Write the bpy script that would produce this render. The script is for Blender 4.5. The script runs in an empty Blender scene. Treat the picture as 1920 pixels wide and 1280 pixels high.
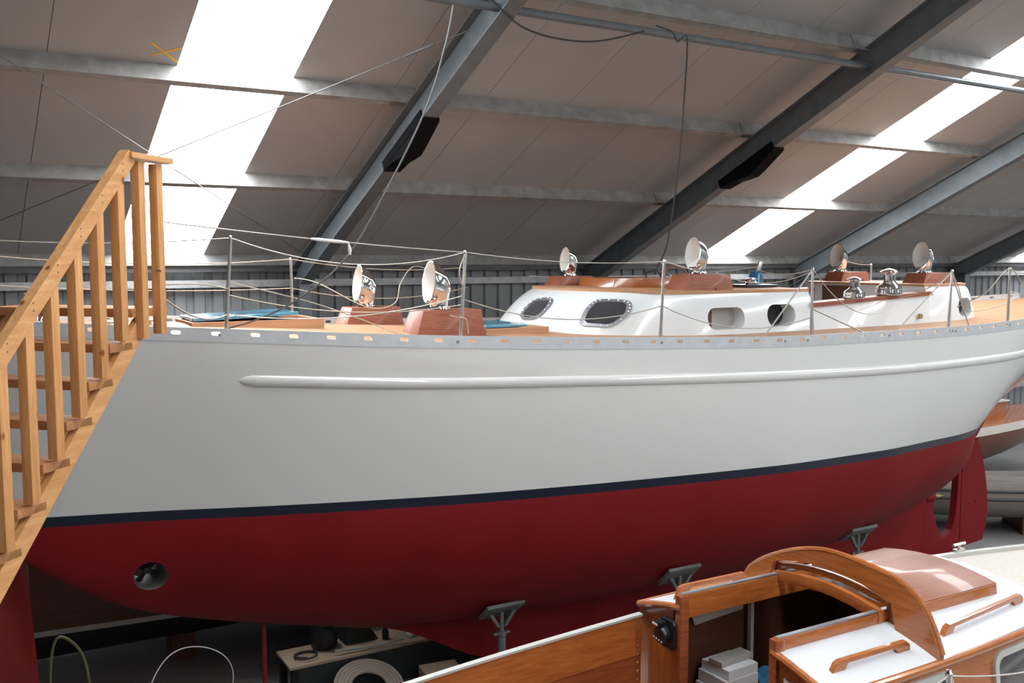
import bpy, bmesh, math, random
import numpy as np
from mathutils import Vector, Matrix, Euler
random.seed(7)
R = math.radians
scene = bpy.context.scene
C = scene.collection

# ------------------------------------------------------------------ camera, light, exposure
cam_d = bpy.data.cameras.new('camera'); cam = bpy.data.objects.new('camera', cam_d); C.objects.link(cam)
cam_d.sensor_width = 36.0; cam_d.lens = 36.0 * 1805.0 / 1920.0
cam_d.clip_start = 0.05; cam_d.clip_end = 200
EYE = 4.5
cam.location = (0, 0, EYE)
cam.rotation_euler = (R(90) - math.atan(155 / 1805.0), 0, 0)
scene.camera = cam
w = bpy.data.worlds.new('overcast_sky'); scene.world = w; w.use_nodes = True
w.node_tree.nodes['Background'].inputs[0].default_value = (0.75, 0.85, 1.0, 1)
w.node_tree.nodes['Background'].inputs[1].default_value = 1.0
SKYLIGHT = 17.0
vs = scene.view_settings
vs.view_transform = 'Standard'; vs.look = 'None'; vs.gamma = 1.0; vs.use_curve_mapping = False
vs.exposure = 0.12
scene.cycles.max_bounces = 6; scene.cycles.diffuse_bounces = 3; scene.cycles.glossy_bounces = 3; scene.cycles.adaptive_threshold = .03

# ------------------------------------------------------------------ materials
def nm(name):
    m = bpy.data.materials.new(name); m.use_nodes = True
    nt = m.node_tree; b = nt.nodes['Principled BSDF']; return m, nt, b
def N(nt, t, **kw):
    n = nt.nodes.new(t)
    for k, v in kw.items():
        if k in n.inputs: n.inputs[k].default_value = v
        else: setattr(n, k, v)
    return n
def plain(name, col, rough=.5, metal=0., var=.08, scale=6., coat=0., bump=0., bscale=60., spec=.5):
    m, nt, b = nm(name)
    tc = N(nt, 'ShaderNodeTexCoord'); nz = N(nt, 'ShaderNodeTexNoise', Scale=scale, Detail=4.)
    nt.links.new(tc.outputs['Object'], nz.inputs['Vector'])
    cr = N(nt, 'ShaderNodeValToRGB')
    cr.color_ramp.elements[0].position = .3; cr.color_ramp.elements[1].position = .7
    c0 = [max(0, c * (1 - var)) for c in col]; c1 = [min(1, c * (1 + var)) for c in col]
    cr.color_ramp.elements[0].color = (*c0, 1); cr.color_ramp.elements[1].color = (*c1, 1)
    nt.links.new(nz.outputs['Fac'], cr.inputs['Fac']); nt.links.new(cr.outputs['Color'], b.inputs['Base Color'])
    b.inputs['Roughness'].default_value = rough; b.inputs['Metallic'].default_value = metal
    b.inputs['Coat Weight'].default_value = coat; b.inputs['Coat Roughness'].default_value = .05
    b.inputs['Specular IOR Level'].default_value = spec
    if bump:
        n2 = N(nt, 'ShaderNodeTexNoise', Scale=bscale, Detail=3.); bp = N(nt, 'ShaderNodeBump', Strength=bump, Distance=.01)
        nt.links.new(tc.outputs['Object'], n2.inputs['Vector'])
        nt.links.new(n2.outputs['Fac'], bp.inputs['Height']); nt.links.new(bp.outputs['Normal'], b.inputs['Normal'])
    return m
def wood(name, c_dark, c_light, stretch=(1, 14, 14), rough=.45, coat=0., knots=False, rot=(0, 0, 0), seams=0., seam_col=(.02, .015, .01)):
    m, nt, b = nm(name)
    tc = N(nt, 'ShaderNodeTexCoord'); mp = N(nt, 'ShaderNodeMapping')
    mp.inputs['Scale'].default_value = stretch; mp.inputs['Rotation'].default_value = rot
    nt.links.new(tc.outputs['Object'], mp.inputs['Vector'])
    nz = N(nt, 'ShaderNodeTexNoise', Scale=2.2, Detail=7., Roughness=.62, Distortion=.6)
    nt.links.new(mp.outputs['Vector'], nz.inputs['Vector'])
    cr = N(nt, 'ShaderNodeValToRGB')
    cr.color_ramp.elements[0].position = .28; cr.color_ramp.elements[1].position = .72
    cr.color_ramp.elements[0].color = (*c_dark, 1); cr.color_ramp.elements[1].color = (*c_light, 1)
    nt.links.new(nz.outputs['Fac'], cr.inputs['Fac'])
    last = cr.outputs['Color']
    if knots:
        vo = N(nt, 'ShaderNodeTexVoronoi', Scale=4.2); 
        m2 = N(nt, 'ShaderNodeMapping'); m2.inputs['Scale'].default_value = (1.6, 1.6, 1.0)
        nt.links.new(tc.outputs['Object'], m2.inputs['Vector']); nt.links.new(m2.outputs['Vector'], vo.inputs['Vector'])
        kr = N(nt, 'ShaderNodeValToRGB'); kr.color_ramp.elements[0].position = .05; kr.color_ramp.elements[1].position = .12
        kr.color_ramp.elements[0].color = (1, 1, 1, 1); kr.color_ramp.elements[1].color = (0, 0, 0, 1)
        nt.links.new(vo.outputs['Distance'], kr.inputs['Fac'])
        mx = N(nt, 'ShaderNodeMixRGB', blend_type='MULTIPLY'); mx.inputs['Color2'].default_value = (.35, .17, .07, 1)
        nt.links.new(kr.outputs['Color'], mx.inputs['Fac']); nt.links.new(last, mx.inputs['Color1']); last = mx.outputs['Color']
    if seams:
        wv = N(nt, 'ShaderNodeTexWave', wave_type='BANDS', bands_direction='Y', Scale=seams)
        nt.links.new(tc.outputs['Object'], wv.inputs['Vector'])
        sr = N(nt, 'ShaderNodeValToRGB'); sr.color_ramp.elements[0].position = .03; sr.color_ramp.elements[1].position = .06
        sr.color_ramp.elements[0].color = (1, 1, 1, 1); sr.color_ramp.elements[1].color = (0, 0, 0, 1)
        nt.links.new(wv.outputs['Fac'], sr.inputs['Fac'])
        mx = N(nt, 'ShaderNodeMixRGB'); mx.inputs['Color2'].default_value = (*seam_col, 1)
        nt.links.new(sr.outputs['Color'], mx.inputs['Fac']); nt.links.new(last, mx.inputs['Color1']); last = mx.outputs['Color']
    nt.links.new(last, b.inputs['Base Color'])
    b.inputs['Roughness'].default_value = rough; b.inputs['Coat Weight'].default_value = coat; b.inputs['Coat Roughness'].default_value = .06
    return m
M = {}
M['roof'] = plain('roof_panel_paint', (.40, .392, .388), .6, var=.04, scale=1.2)
M['galv'] = plain('galvanised_steel', (.36, .36, .36), .5, .35, var=.16, scale=9)
M['purlin'] = plain('purlin_galvanised', (.31, .305, .295), .6, .15, var=.2, scale=7)
M['steel_blue'] = plain('steel_beam_grey', (.155, .175, .19), .5, .3, var=.12, scale=7)
M['clad'] = plain('cladding_grey', (.21, .215, .22), .5, .1, var=.05, scale=2)
M['eave'] = plain('eave_dark_steel', (.09, .09, .09), .6, .1, var=.1)
M['concrete'] = plain('concrete_floor', (.17, .165, .158), .85, var=.2, scale=.8, bump=.2)
M['black'] = plain('black_rubber', (.004, .004, .005), .8, var=.1, spec=.1)
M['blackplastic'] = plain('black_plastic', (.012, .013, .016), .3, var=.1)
M['standgrey'] = plain('jack_stand_paint', (.12, .125, .12), .6, .2, var=.15)
M['tunnelgrey'] = plain('tunnel_dull_grey', (.16, .15, .145), .7, var=.15)  # grey darkened to stand in for the shade inside the tunnel
M['cable'] = plain('cable_sheath', (.05, .05, .05), .5, var=.1)
M['cablegrey'] = plain('cable_grey', (.13, .13, .13), .5, var=.1)
M['yellow'] = plain('yellow_tape', (.8, .45, .05), .6, var=.1)
M['hullwhite'] = plain('hull_white_gloss', (.76, .755, .73), .12, var=.012, scale=.6, coat=.6)
M['cabwhite'] = plain('cabin_white_gloss', (.74, .765, .77), .2, var=.01, coat=.4)
M['boot'] = plain('boot_stripe_navy', (.008, .013, .032), .22, var=.05, coat=.3)
M['antifoul'] = plain('antifouling_red', (.175, .0075, .010), .55, var=.10, scale=1.6, spec=.16)
M['alu'] = plain('anodised_aluminium', (.60, .61, .62), .45, .4, var=.06, scale=12)
M['chrome'] = plain('polished_chrome', (.86, .86, .87), .06, 1., var=.01)
M['stainless'] = plain('stainless_steel', (.62, .60, .58), .28, .9, var=.05)
M['cowlin'] = plain('cowl_inner_white', (.82, .80, .76), .35, var=.02)
M['teak'] = wood('teak_deck', (.38, .195, .10), (.52, .29, .165), (1.2, 22, 22), .6, seams=2.2, seam_col=(.30, .16, .085))
M['teak_plain'] = wood('teak_trim', (.40, .20, .10), (.56, .31, .17), (1.2, 22, 22), .55)
M['mahog'] = wood('mahogany_box', (.20, .055, .026), (.35, .11, .055), (3, 20, 20), .5, coat=.08)
M['varnish'] = wood('varnished_mahogany', (.28, .075, .018), (.48, .155, .036), (2.2, 22, 22), .25, coat=.7)
M['varnish_y'] = wood('varnished_mahogany_crosswise', (.28, .075, .018), (.48, .155, .036), (22, 2.2, 22), .25, coat=.7)
M['varnish_v'] = wood('varnished_mahogany_upright', (.30, .085, .02), (.50, .18, .045), (22, 22, 2.2), .25, coat=.7)
M['varnish_d'] = wood('varnished_mahogany_dark', (.20, .05, .018), (.35, .095, .03), (2, 20, 20), .22, coat=.8)
M['varnish_s'] = wood('satin_mahogany', (.19, .06, .028), (.31, .105, .05), (2, 20, 20), .42, coat=.18)
M['hulldark'] = wood('dark_varnished_planking', (.10, .03, .010), (.17, .05, .018), (1, 14, 14), .35, coat=.25)
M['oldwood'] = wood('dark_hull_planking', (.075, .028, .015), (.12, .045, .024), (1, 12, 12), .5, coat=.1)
M['pine_v'] = wood('pine_upright', (.50, .215, .065), (.74, .385, .15), (16, 16, 1.3), .55, knots=True)
M['pine_h'] = wood('pine_board', (.52, .235, .08), (.76, .41, .17), (12, 1.4, 12), .55, knots=True)
M['pine_x'] = wood('pine_tread', (.40, .16, .06), (.58, .27, .11), (1.4, 12, 12), .6)
M['glassdark'] = plain('tinted_window', (.05, .05, .055), .08, var=.1, coat=.3)
M['framegrey'] = plain('window_frame_grey', (.28, .28, .30), .38, .5, var=.05)
M['framelight'] = plain('window_frame_light', (.52, .51, .48), .4, .2, var=.03)
M['blueglass'] = plain('blue_hatch_film', (.10, .30, .42), .12, var=.3, scale=5, coat=.5)
M['bluecloth'] = plain('blue_cloth', (.02, .14, .26), .8, var=.2)
M['rope'] = plain('rope_tan', (.50, .43, .34), .8, var=.12, scale=40)
M['wire'] = plain('lifeline_wire', (.50, .47, .43), .5, .3, var=.1, scale=40)
M['whitepaint'] = plain('cabin_top_white', (.60, .62, .65), .35, var=.01)
M['cream'] = plain('cream_paint', (.74, .66, .60), .35, var=.03, coat=.3)
M['beige'] = plain('beige_nonskid', (.60, .55, .49), .8, var=.05, scale=30, bump=.15)
M['redpaint'] = plain('red_paint', (.15, .004, .004), .5, var=.08)
M['tubegrey'] = plain('inflatable_grey', (.155, .13, .115), .75, var=.06, scale=3)
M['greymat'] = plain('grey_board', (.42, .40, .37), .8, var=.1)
M['darkbody'] = plain('dark_painted_board', (.018, .022, .022), .6, var=.15)
M['paper'] = plain('white_paper', (.75, .76, .78), .7, var=.03)
M['brass'] = plain('bronze_shaft', (.45, .34, .16), .35, .9, var=.05)
M['carton'] = plain('brown_card', (.40, .29, .20), .8, var=.08)
M['orange'] = plain('orange_plastic', (.62, .16, .06), .5, var=.05)
M['green'] = plain('pale_green_plastic', (.42, .50, .36), .5, var=.05)
M['hoseolive'] = plain('olive_hose', (.16, .15, .06), .6, var=.1)
M['hosetan'] = plain('ribbed_hose', (.36, .30, .24), .7, var=.08)
M['nearblack'] = plain('black_bottom_paint', (.008, .010, .010), .5, var=.1)
def emis(name, col, s):
    m, nt, b = nm(name)
    b.inputs['Base Color'].default_value = (.8, .85, .9, 1); b.inputs['Roughness'].default_value = .4
    b.inputs['Emission Color'].default_value = (*col, 1); b.inputs['Emission Strength'].default_value = s
    return m
M['sky'] = emis('daylit_skylight_sheet', (.93, .97, 1.0), SKYLIGHT)

# ------------------------------------------------------------------ mesh helpers
class MB:
    def __init__(s): s.v = []; s.f = []; s.m = []
    def add(s, vs_, fs, mi=0):
        o = len(s.v); s.v += [tuple(p) for p in vs_]; s.f += [tuple(i + o for i in f) for f in fs]; s.m += [mi] * len(fs); return s
    def box(s, c, d, rz=0., mi=0, mat=None):
        x, y, z = [k / 2 for k in d]
        P = [Vector(p) for p in [(-x,-y,-z),(x,-y,-z),(x,y,-z),(-x,y,-z),(-x,-y,z),(x,-y,z),(x,y,z),(-x,y,z)]]
        mt = mat if mat is not None else Matrix.Rotation(rz, 3, 'Z')
        return s.add([mt @ p + Vector(c) for p in P], [(0,3,2,1),(4,5,6,7),(0,1,5,4),(1,2,6,5),(2,3,7,6),(3,0,4,7)], mi)
    def hexa(s, P, mi=0):   # bottom 4 then top 4
        return s.add(P, [(0,3,2,1),(4,5,6,7),(0,1,5,4),(1,2,6,5),(2,3,7,6),(3,0,4,7)], mi)
    def tube(s, pts, r, n=8, mi=0, caps=True):
        pts = [Vector(p) for p in pts]; rs = r if isinstance(r, (list, tuple)) else [r] * len(pts)
        rings = []; prev = None
        for i, p in enumerate(pts):
            t = (pts[min(i + 1, len(pts) - 1)] - pts[max(i - 1, 0)]).normalized()
            if prev is None:
                a = Vector((0, 0, 1)) if abs(t.z) < .9 else Vector((1, 0, 0)); u = t.cross(a).normalized()
            else:
                u = (prev - t * prev.dot(t)).normalized()
            prev = u; v = t.cross(u)
            rings.append([p + (u * math.cos(2 * math.pi * k / n) + v * math.sin(2 * math.pi * k / n)) * rs[i] for k in range(n)])
        return s.loft(rings, True, caps, mi)
    def loft(s, rings, closed=True, caps=True, mi=0):
        n = len(rings[0]); vs_ = [p for r_ in rings for p in r_]; fs = []
        for i in range(len(rings) - 1):
            for k in range(n if closed else n - 1):
                k2 = (k + 1) % n
                fs.append((i * n + k, i * n + k2, (i + 1) * n + k2, (i + 1) * n + k))
        if caps:
            fs.append(tuple(range(n - 1, -1, -1))); fs.append(tuple((len(rings) - 1) * n + k for k in range(n)))
        return s.add(vs_, fs, mi)
    def lathe(s, prof, c=(0, 0, 0), n=20, mi=0, mat=None):
        rings = []
        for r_, z in prof:
            ring = [Vector((r_ * math.cos(2 * math.pi * k / n), r_ * math.sin(2 * math.pi * k / n), z)) for k in range(n)]
            if mat is not None: ring = [mat @ p for p in ring]
            rings.append([p + Vector(c) for p in ring])
        return s.loft(rings, True, True, mi)
    def prism(s, poly, a, b, mi=0):   # poly: list of 2d->func ; a,b functions mapping (p)->3d for the two faces
        n = len(poly); v = [a(p) for p in poly] + [b(p) for p in poly]
        fs = [tuple(range(n - 1, -1, -1)), tuple(range(n, 2 * n))] + [(k, (k + 1) % n, n + (k + 1) % n, n + k) for k in range(n)]
        return s.add(v, fs, mi)
    def build(s, name, mats, parent=None, smooth=35, bevel=0., seg=2):
        me = bpy.data.meshes.new(name); me.from_pydata(s.v, [], s.f)
        if not isinstance(mats, (list, tuple)): mats = [mats]
        for m in mats: me.materials.append(M[m] if isinstance(m, str) else m)
        for p, mi in zip(me.polygons, s.m): p.material_index = mi
        bm = bmesh.new(); bm.from_mesh(me); bmesh.ops.recalc_face_normals(bm, faces=bm.faces)
        if bevel:
            ed = [e for e in bm.edges if len(e.link_faces) == 2 and e.calc_face_angle() > R(25)]
            bmesh.ops.bevel(bm, geom=ed, offset=bevel, segments=seg, affect='EDGES', profile=.6)
        bm.to_mesh(me); bm.free()
        if smooth:
            for p in me.polygons: p.use_smooth = True
            me.set_sharp_from_angle(angle=R(smooth))
        o = bpy.data.objects.new(name, me); C.objects.link(o)
        if parent is not None: o.parent = parent
        return o
def tag(o, label=None, cat=None, group=None, kind=None):
    if label: o['label'] = label
    if cat: o['category'] = cat
    if group: o['group'] = group
    if kind: o['kind'] = kind
    return o
def empty(name, loc=(0, 0, 0), rz=0., parent=None):
    o = bpy.data.objects.new(name, None); C.objects.link(o); o.location = loc; o.rotation_euler = (0, 0, rz); o.empty_display_size = .2
    if parent is not None: o.parent = parent
    return o
def inst(src, name, parent=None, loc=None, rz=None):
    o = src.copy(); o.name = name; C.objects.link(o)
    if parent is not None: o.parent = parent
    if loc is not None: o.location = loc
    if rz is not None: o.rotation_euler = (0, 0, rz)
    return o
def pchip(xs, ys):
    xs = np.array(xs, float); ys = np.array(ys, float); h = np.diff(xs); d = np.diff(ys) / h; m = np.zeros(len(xs))
    m[0] = d[0]; m[-1] = d[-1]
    for i in range(1, len(xs) - 1):
        if d[i - 1] * d[i] > 0:
            w1 = 2 * h[i] + h[i - 1]; w2 = h[i] + 2 * h[i - 1]; m[i] = (w1 + w2) / (w1 / d[i - 1] + w2 / d[i])
    def f(x):
        x = min(max(x, xs[0]), xs[-1]); i = min(max(int(np.searchsorted(xs, x)) - 1, 0), len(xs) - 2)
        t = (x - xs[i]) / h[i]; a = 2 * t**3 - 3 * t**2 + 1; b = t**3 - 2 * t**2 + t; c = -2 * t**3 + 3 * t**2; e = t**3 - t**2
        return float(a * ys[i] + b * h[i] * m[i] + c * ys[i + 1] + e * h[i] * m[i + 1])
    return f
def tab(*pairs): return pchip([p[0] for p in pairs], [p[1] for p in pairs])
def catmull(P, n=8):
    P = [Vector(p) for p in P]; out = []
    for i in range(len(P) - 1):
        p0 = P[max(i - 1, 0)]; p1 = P[i]; p2 = P[i + 1]; p3 = P[min(i + 2, len(P) - 1)]
        for k in range(n):
            t = k / n
            out.append(.5 * ((2 * p1) + (p2 - p0) * t + (2 * p0 - 5 * p1 + 4 * p2 - p3) * t * t + (3 * p1 - p0 - 3 * p2 + p3) * t**3))
    out.append(P[-1]); return out
def sag(a, b, s, n=14):
    a = Vector(a); b = Vector(b)
    return [a.lerp(b, k / n) - Vector((0, 0, s * 4 * (k / n) * (1 - k / n))) for k in range(n + 1)]

# ------------------------------------------------------------------ the hall
HA = R(31.64); HXc, HXs = math.cos(HA), math.sin(HA)
TH = R(25.0); HW = 13.2; RIDGE = -1.0; S_R = (HW - RIDGE) / math.cos(TH)
hall = Matrix.Rotation(HA, 4, 'Z')
def hrot(o): o.rotation_euler = (0, 0, HA); return o
def rp(hx, s, off=0., slope=1):      # point on the roof: s metres up the slope from the eave, off metres below its underside
    y = HW - s * math.cos(TH) - off * math.sin(TH); z = EYE + s * math.sin(TH) - off * math.cos(TH)
    if slope < 0: y = 2 * RIDGE - y
    return Vector((hx, y, z))
H0, H1 = -5.6, 34.0  # unseen left end wall set close to darken the bow
PW = 1.1
floor = MB().add([(H0, -15.4, 0), (H1, -15.4, 0), (H1, 13.4, 0), (H0, 13.4, 0)], [(0, 1, 2, 3)]).build('floor', 'concrete', smooth=0)
hrot(floor); tag(floor, kind='structure')
ceiling = hrot(empty('ceiling')); tag(ceiling, kind='structure')
def roof_panel(slope, name, mat, thick=.08, parent=None, s0=0., s1=None):
    b = MB(); g = .003; s1 = S_R if s1 is None else s1
    P = [rp(g, s0, 0, slope), rp(PW - g, s0, 0, slope), rp(PW - g, s1, 0, slope), rp(g, s1, 0, slope)]
    Q = [rp(g, s0, -thick, slope), rp(PW - g, s0, -thick, slope), rp(PW - g, s1, -thick, slope), rp(g, s1, -thick, slope)]
    return b.hexa(P + Q).build(name, mat, parent, smooth=0)
LOW = 1.5
seam0 = 2.14 - PW * 8
protos = {}
wn = 0
for sl in (1, -1):
    for i in range(38):
        hx = seam0 + i * PW
        is_sky = (i - 8) % 9 == 0
        key = (sl, is_sky)
        if key not in protos:
            if is_sky:
                o = protos[key] = roof_panel(sl, 'window_%d' % (wn + 1), 'sky', .03, s0=0. if sl > 0 else LOW); hrot(o)
            else: o = protos[key] = roof_panel(sl, 'roof_panel', 'roof', parent=ceiling)
        else:
            o = inst(protos[key], 'window_%d' % (wn + 1) if is_sky else 'roof_panel')
        if is_sky and sl < 0:          # unseen slope: rooflights start above an opaque piece, shaping light on the hull
            q = roof_panel(sl, 'roof_panel', 'roof', parent=ceiling, s1=LOW); q.location = (hx, 0, 0)
        if is_sky:
            wn += 1; o.location = hall @ Vector((hx, 0, 0)); tag(o, kind='structure')
        else: o.location = (hx, 0, 0)
# dark backing above the seams so no sky leaks through the joints
for sl in (1, -1):
    P = [rp(H0 - 3, -.3, -.12, sl), rp(H1, -.3, -.12, sl), rp(H1, S_R + .1, -.12, sl), rp(H0 - 3, S_R + .1, -.12, sl)]
    Q = [rp(H0 - 3, -.3, -.16, sl), rp(H1, -.3, -.16, sl), rp(H1, S_R + .1, -.16, sl), rp(H0 - 3, S_R + .1, -.16, sl)]
    MB().hexa(P + Q).build('outer_sheet', 'eave', ceiling, smooth=0)
# purlins (C channels) in lengths between the rafters
BAY = 5.02; RAF0 = 4.53
rafx = [RAF0 + BAY * k for k in range(-2, 6)]
def chan(s, d, x0, x1, sl=1, wdt=.07):
    b = MB(); t = .012
    for (s0, s1, o0, o1) in ((s - t / 2, s + t / 2, 0, d), (s - wdt, s, 0, t), (s - wdt, s, d - t, d)):
        P = [rp(x0, s0, o1, sl), rp(x1, s0, o1, sl), rp(x1, s1, o1, sl), rp(x0, s1, o1, sl), rp(x0, s0, o0, sl), rp(x1, s0, o0, sl), rp(x1, s1, o0, sl), rp(x0, s1, o0, sl)]
        b.hexa(P)
    return b
for sl in (1, -1):
    for s, d in ((.12, .16), (2.30, .17), (4.20, .17), (6.12, .20), (8.1, .17), (10.1, .17), (12.1, .17), (14.1, .17)):
        for k in range(len(rafx) - 1):
            chan(s + (.012 if k % 2 else 0), d, rafx[k] - .25, rafx[k + 1] + .25, sl).build('purlin', 'purlin', ceiling, smooth=0)
def ibeam(hx, sl):
    b = MB(); w2, tw, tf = .085, .006, .014; o0, o1 = .172, .50
    for (x0, x1, a, c) in ((-w2, w2, o0, o0 + tf), (-w2, w2, o1 - tf, o1), (-tw, tw, o0 + tf, o1 - tf)):
        P = [rp(hx + x0, -.25, c, sl), rp(hx + x1, -.25, c, sl), rp(hx + x1, S_R - .1, c, sl), rp(hx + x0, S_R - .1, c, sl),
             rp(hx + x0, -.25, a, sl), rp(hx + x1, -.25, a, sl), rp(hx + x1, S_R - .1, a, sl), rp(hx + x0, S_R - .1, a, sl)]
        b.hexa(P)
    return b
for sl in (1, -1):
    for hx in rafx: ibeam(hx, sl).build('rafter', 'steel_blue', ceiling, smooth=0)
# round strut tube below the rafters
MB().tube([rp(H0, 6.05, .36), rp(H1, 6.05, .36)], .038, 10).build('strut_tube', 'steel_blue', ceiling)
# columns against the walls
for hx in rafx:
    for sl in (1, -1):
        b = MB(); y = HW - .28
        if sl < 0: y = 2 * RIDGE - y
        zt = EYE - .30
        for (dx, dy, sx, sy) in ((0, -.15, .17, .014), (0, .15, .17, .014), (0, 0, .012, .3)):
            b.box((hx + dx, y + dy, zt / 2), (sx, sy, zt))
        b.build('column', 'steel_blue', ceiling, smooth=0)
# long side wall: corrugated sheets, girts, dark eave band
def make_wall(nme, yy, face):
    wl = hrot(empty(nme)); tag(wl, kind='structure')
    b = MB(); prof = []; x = 0.
    while x < .99:
        prof += [(x, 0), (x + .13, 0), (x + .15, .035), (x + .23, .035)]; x += .25
    prof.append((1.0, 0))
    pts = []; fs = []
    for (px, pd) in prof:
        pts += [(px, yy + face * pd, .0), (px, yy + face * pd, EYE + .1)]
    for k in range(len(prof) - 1): fs.append((2 * k, 2 * k + 2, 2 * k + 3, 2 * k + 1))
    b.add(pts, fs); o0 = b.build('cladding_sheet', 'clad', wl, smooth=0)
    k = 0
    for i in range(int(H1 - H0) + 1):
        o = o0 if i == 0 else inst(o0, 'cladding_sheet', wl)
        o.location = (H0 + i, 0, 0)
    MB().box(((H0 + H1) / 2, yy - face * .10, EYE - .09), (H1 - H0, .12, .17)).build('eave_beam', 'eave', wl, smooth=0)
    for zz in (EYE - .335, EYE - 1.7, EYE - 3.0):
        MB().box(((H0 + H1) / 2, yy - face * .10, zz), (H1 - H0, .06, .10)).build('girt', 'galv', wl, smooth=0)
    MB().box(((H0 + H1) / 2, yy + face * .12, EYE / 2), (H1 - H0, .02, EYE + .2)).build('wall_backing', 'eave', wl, smooth=0)
    return wl
make_wall('wall_back', HW + .02, 1)
make_wall('wall_front', 2 * RIDGE - HW - .02, -1)
for nme, hx in (('wall_left', H0), ('wall_right', H1 - .05)):
    zt = EYE + S_R * math.sin(TH)
    poly = [(HW + .1, 0), (HW + .1, EYE), (RIDGE, zt + .1), (2 * RIDGE - HW - .1, EYE), (2 * RIDGE - HW - .1, 0)]
    o = MB().prism(poly, lambda p: (hx - .04, p[0], p[1]), lambda p: (hx + .04, p[0], p[1])).build(nme, 'clad', smooth=0)
    hrot(o); tag(o, kind='structure')
# wind-brace rods, black haunch pads, tape cross, cables
def hobj(o): hrot(o); return o
OFF = .36
hobj(tag(MB().tube([rp(-.49, 5.75, OFF), rp(4.4, .85, OFF)], .006, 6).build('brace_rod', 'cablegrey'), 'thin steel brace rod sloping down to the foot of the roof beam', 'brace rod', 'crossed wind brace rods under the roof'))
rb = empty('brace_rod'); hobj(rb); tag(rb, 'thin steel brace rod rising to the right with a turnbuckle near the roof beam', 'brace rod', 'crossed wind brace rods under the roof')
a_, b_ = rp(-.49, .35, OFF), rp(4.40, 5.70, OFF)
MB().tube([a_, b_], .006, 6).build('rod', 'cablegrey', rb)
MB().tube([a_.lerp(b_, .91), a_.lerp(b_, .95)], .014, 8).build('turnbuckle', 'cablegrey', rb)
for hx, lab in ((rafx[2], 'black curved pad fixed under the middle of the roof beam over the foredeck'), (rafx[3], 'black curved pad under the dark roof beam beside the hanging cable')):
    b = MB(); prof = [(3.42, 0), (3.40, .03), (3.66, .06), (3.80, .10), (3.94, .135), (4.06, .12), (4.46, .04), (4.48, 0)]
    b.prism(prof, lambda p: rp(hx - .10, p[0], .495 + p[1]), lambda p: rp(hx + .10, p[0], .495 + p[1]))
    b.prism([(3.42, .42), (3.42, .52), (4.48, .52), (4.48, .42)], lambda p: rp(hx - .105, p[0], p[1]), lambda p: rp(hx - .088, p[0], p[1]))
    tag(hobj(b.build('haunch_pad', 'black', smooth=0)), lab, 'pad', 'black pads under the roof beams')
tx = empty('tape_cross'); hobj(tx); tag(tx, 'yellow tape cross stuck on the roof panel beside the skylight', 'tape')
for (a, c) in (((1.86, 4.52), (2.13, 4.27)), ((1.88, 4.33), (2.12, 4.49))):
    p, q = rp(a[0], a[1], .004), rp(c[0], c[1], .004); d = (q - p).normalized(); nrm = rp(0, 0, 1) - rp(0, 0, 0); sd = d.cross(nrm).normalized() * .011
    MB().hexa([p - sd, q - sd, q + sd, p + sd] + [x + nrm * -.003 for x in (p - sd, q - sd, q + sd, p + sd)]).build('tape_strip', 'yellow', tx, smooth=0)
tag(hobj(MB().tube(catmull([rp(4.28, 6.3, .50), rp(4.7, 6.05, .52), rp(5.15, 5.95, .52), rp(5.6, 5.99, .52), rp(6.05, 6.18, .48)], 6), .009, 6).build('power_cable', 'cable')), 'black cable sagging from the roof beam to the tube', 'cable')
p = rp(6.55, 6.22, .51)
tag(hobj(MB().tube(catmull([rp(6.1, 6.3, .5), rp(6.3, 6.28, .52), rp(6.45, 6.18, .54), p, p + Vector((.0, .02, -.5)), p + Vector((.05, .15, -1.2)), p + Vector((.30, .6, -2.0)), p + Vector((.52, 1.02, -2.28)), Vector((7.40, 8.54, 4.30))], 6), .008, 6).build('power_cable', 'cable')), 'black cable hanging straight down from the roof tube', 'cable')

# ------------------------------------------------------------------ the white yacht (local x: bow to stern, -y: the side towards the camera, z = 2.0: waterline)
YA = R(30)
yacht = empty('sailing_yacht', (-8.75 * math.sin(YA), 8.75 * math.cos(YA), .3), YA)
tag(yacht, 'large white sailing yacht with navy stripe and red bottom on jack stands', 'yacht')
f_bd = tab((-1.25, .02), (-.8, .22), (0, .52), (1.0, .78), (1.86, 1.0), (3.74, 1.44), (5.68, 1.73), (7.44, 1.88), (9.0, 1.90), (10.0, 1.86), (11.0, 1.76), (12.2, 1.50), (13.2, 1.18), (14.2, .80), (14.9, .50))
f_zr = tab((-1.25, 3.88), (0, 3.76), (1.86, 3.645), (3.74, 3.545), (5.68, 3.475), (7.44, 3.435), (9.7, 3.44), (10.9, 3.46), (12.5, 3.52), (14.9, 3.66))   # top of the toe rail
RAIL = .105
f_zs = lambda L: f_zr(L) - RAIL
f_bw = tab((.14, .0), (.52, .11), (1.41, .37), (2.15, .64), (3.1, .94), (4.02, 1.19), (5.06, 1.39), (5.91, 1.52), (6.85, 1.64), (7.6, 1.70), (8.73, 1.69), (9.76, 1.57), (10.4, 1.48), (10.98, 1.31), (11.4, 1.06), (11.8, .79), (12.2, .52), (12.6, .26), (13.0, .08), (13.2, .0))
f_zb = tab((-1.25, 3.70), (-.9, 3.22), (-.4, 2.62), (.0, 2.20), (.18, 1.95), (.39, 1.72), (.61, 1.54), (.85, 1.37), (1.14, 1.20), (1.45, 1.07), (1.91, .93), (2.29, .83), (2.91, .69), (3.46, .58), (5, .53), (7, .54), (8.5, .60), (10, .74), (11, .92), (11.85, 1.13), (12.62, 1.40), (12.98, 1.68), (13.2, 2.0), (13.6, 2.45), (14.2, 2.95), (14.9, 3.4))
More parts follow.
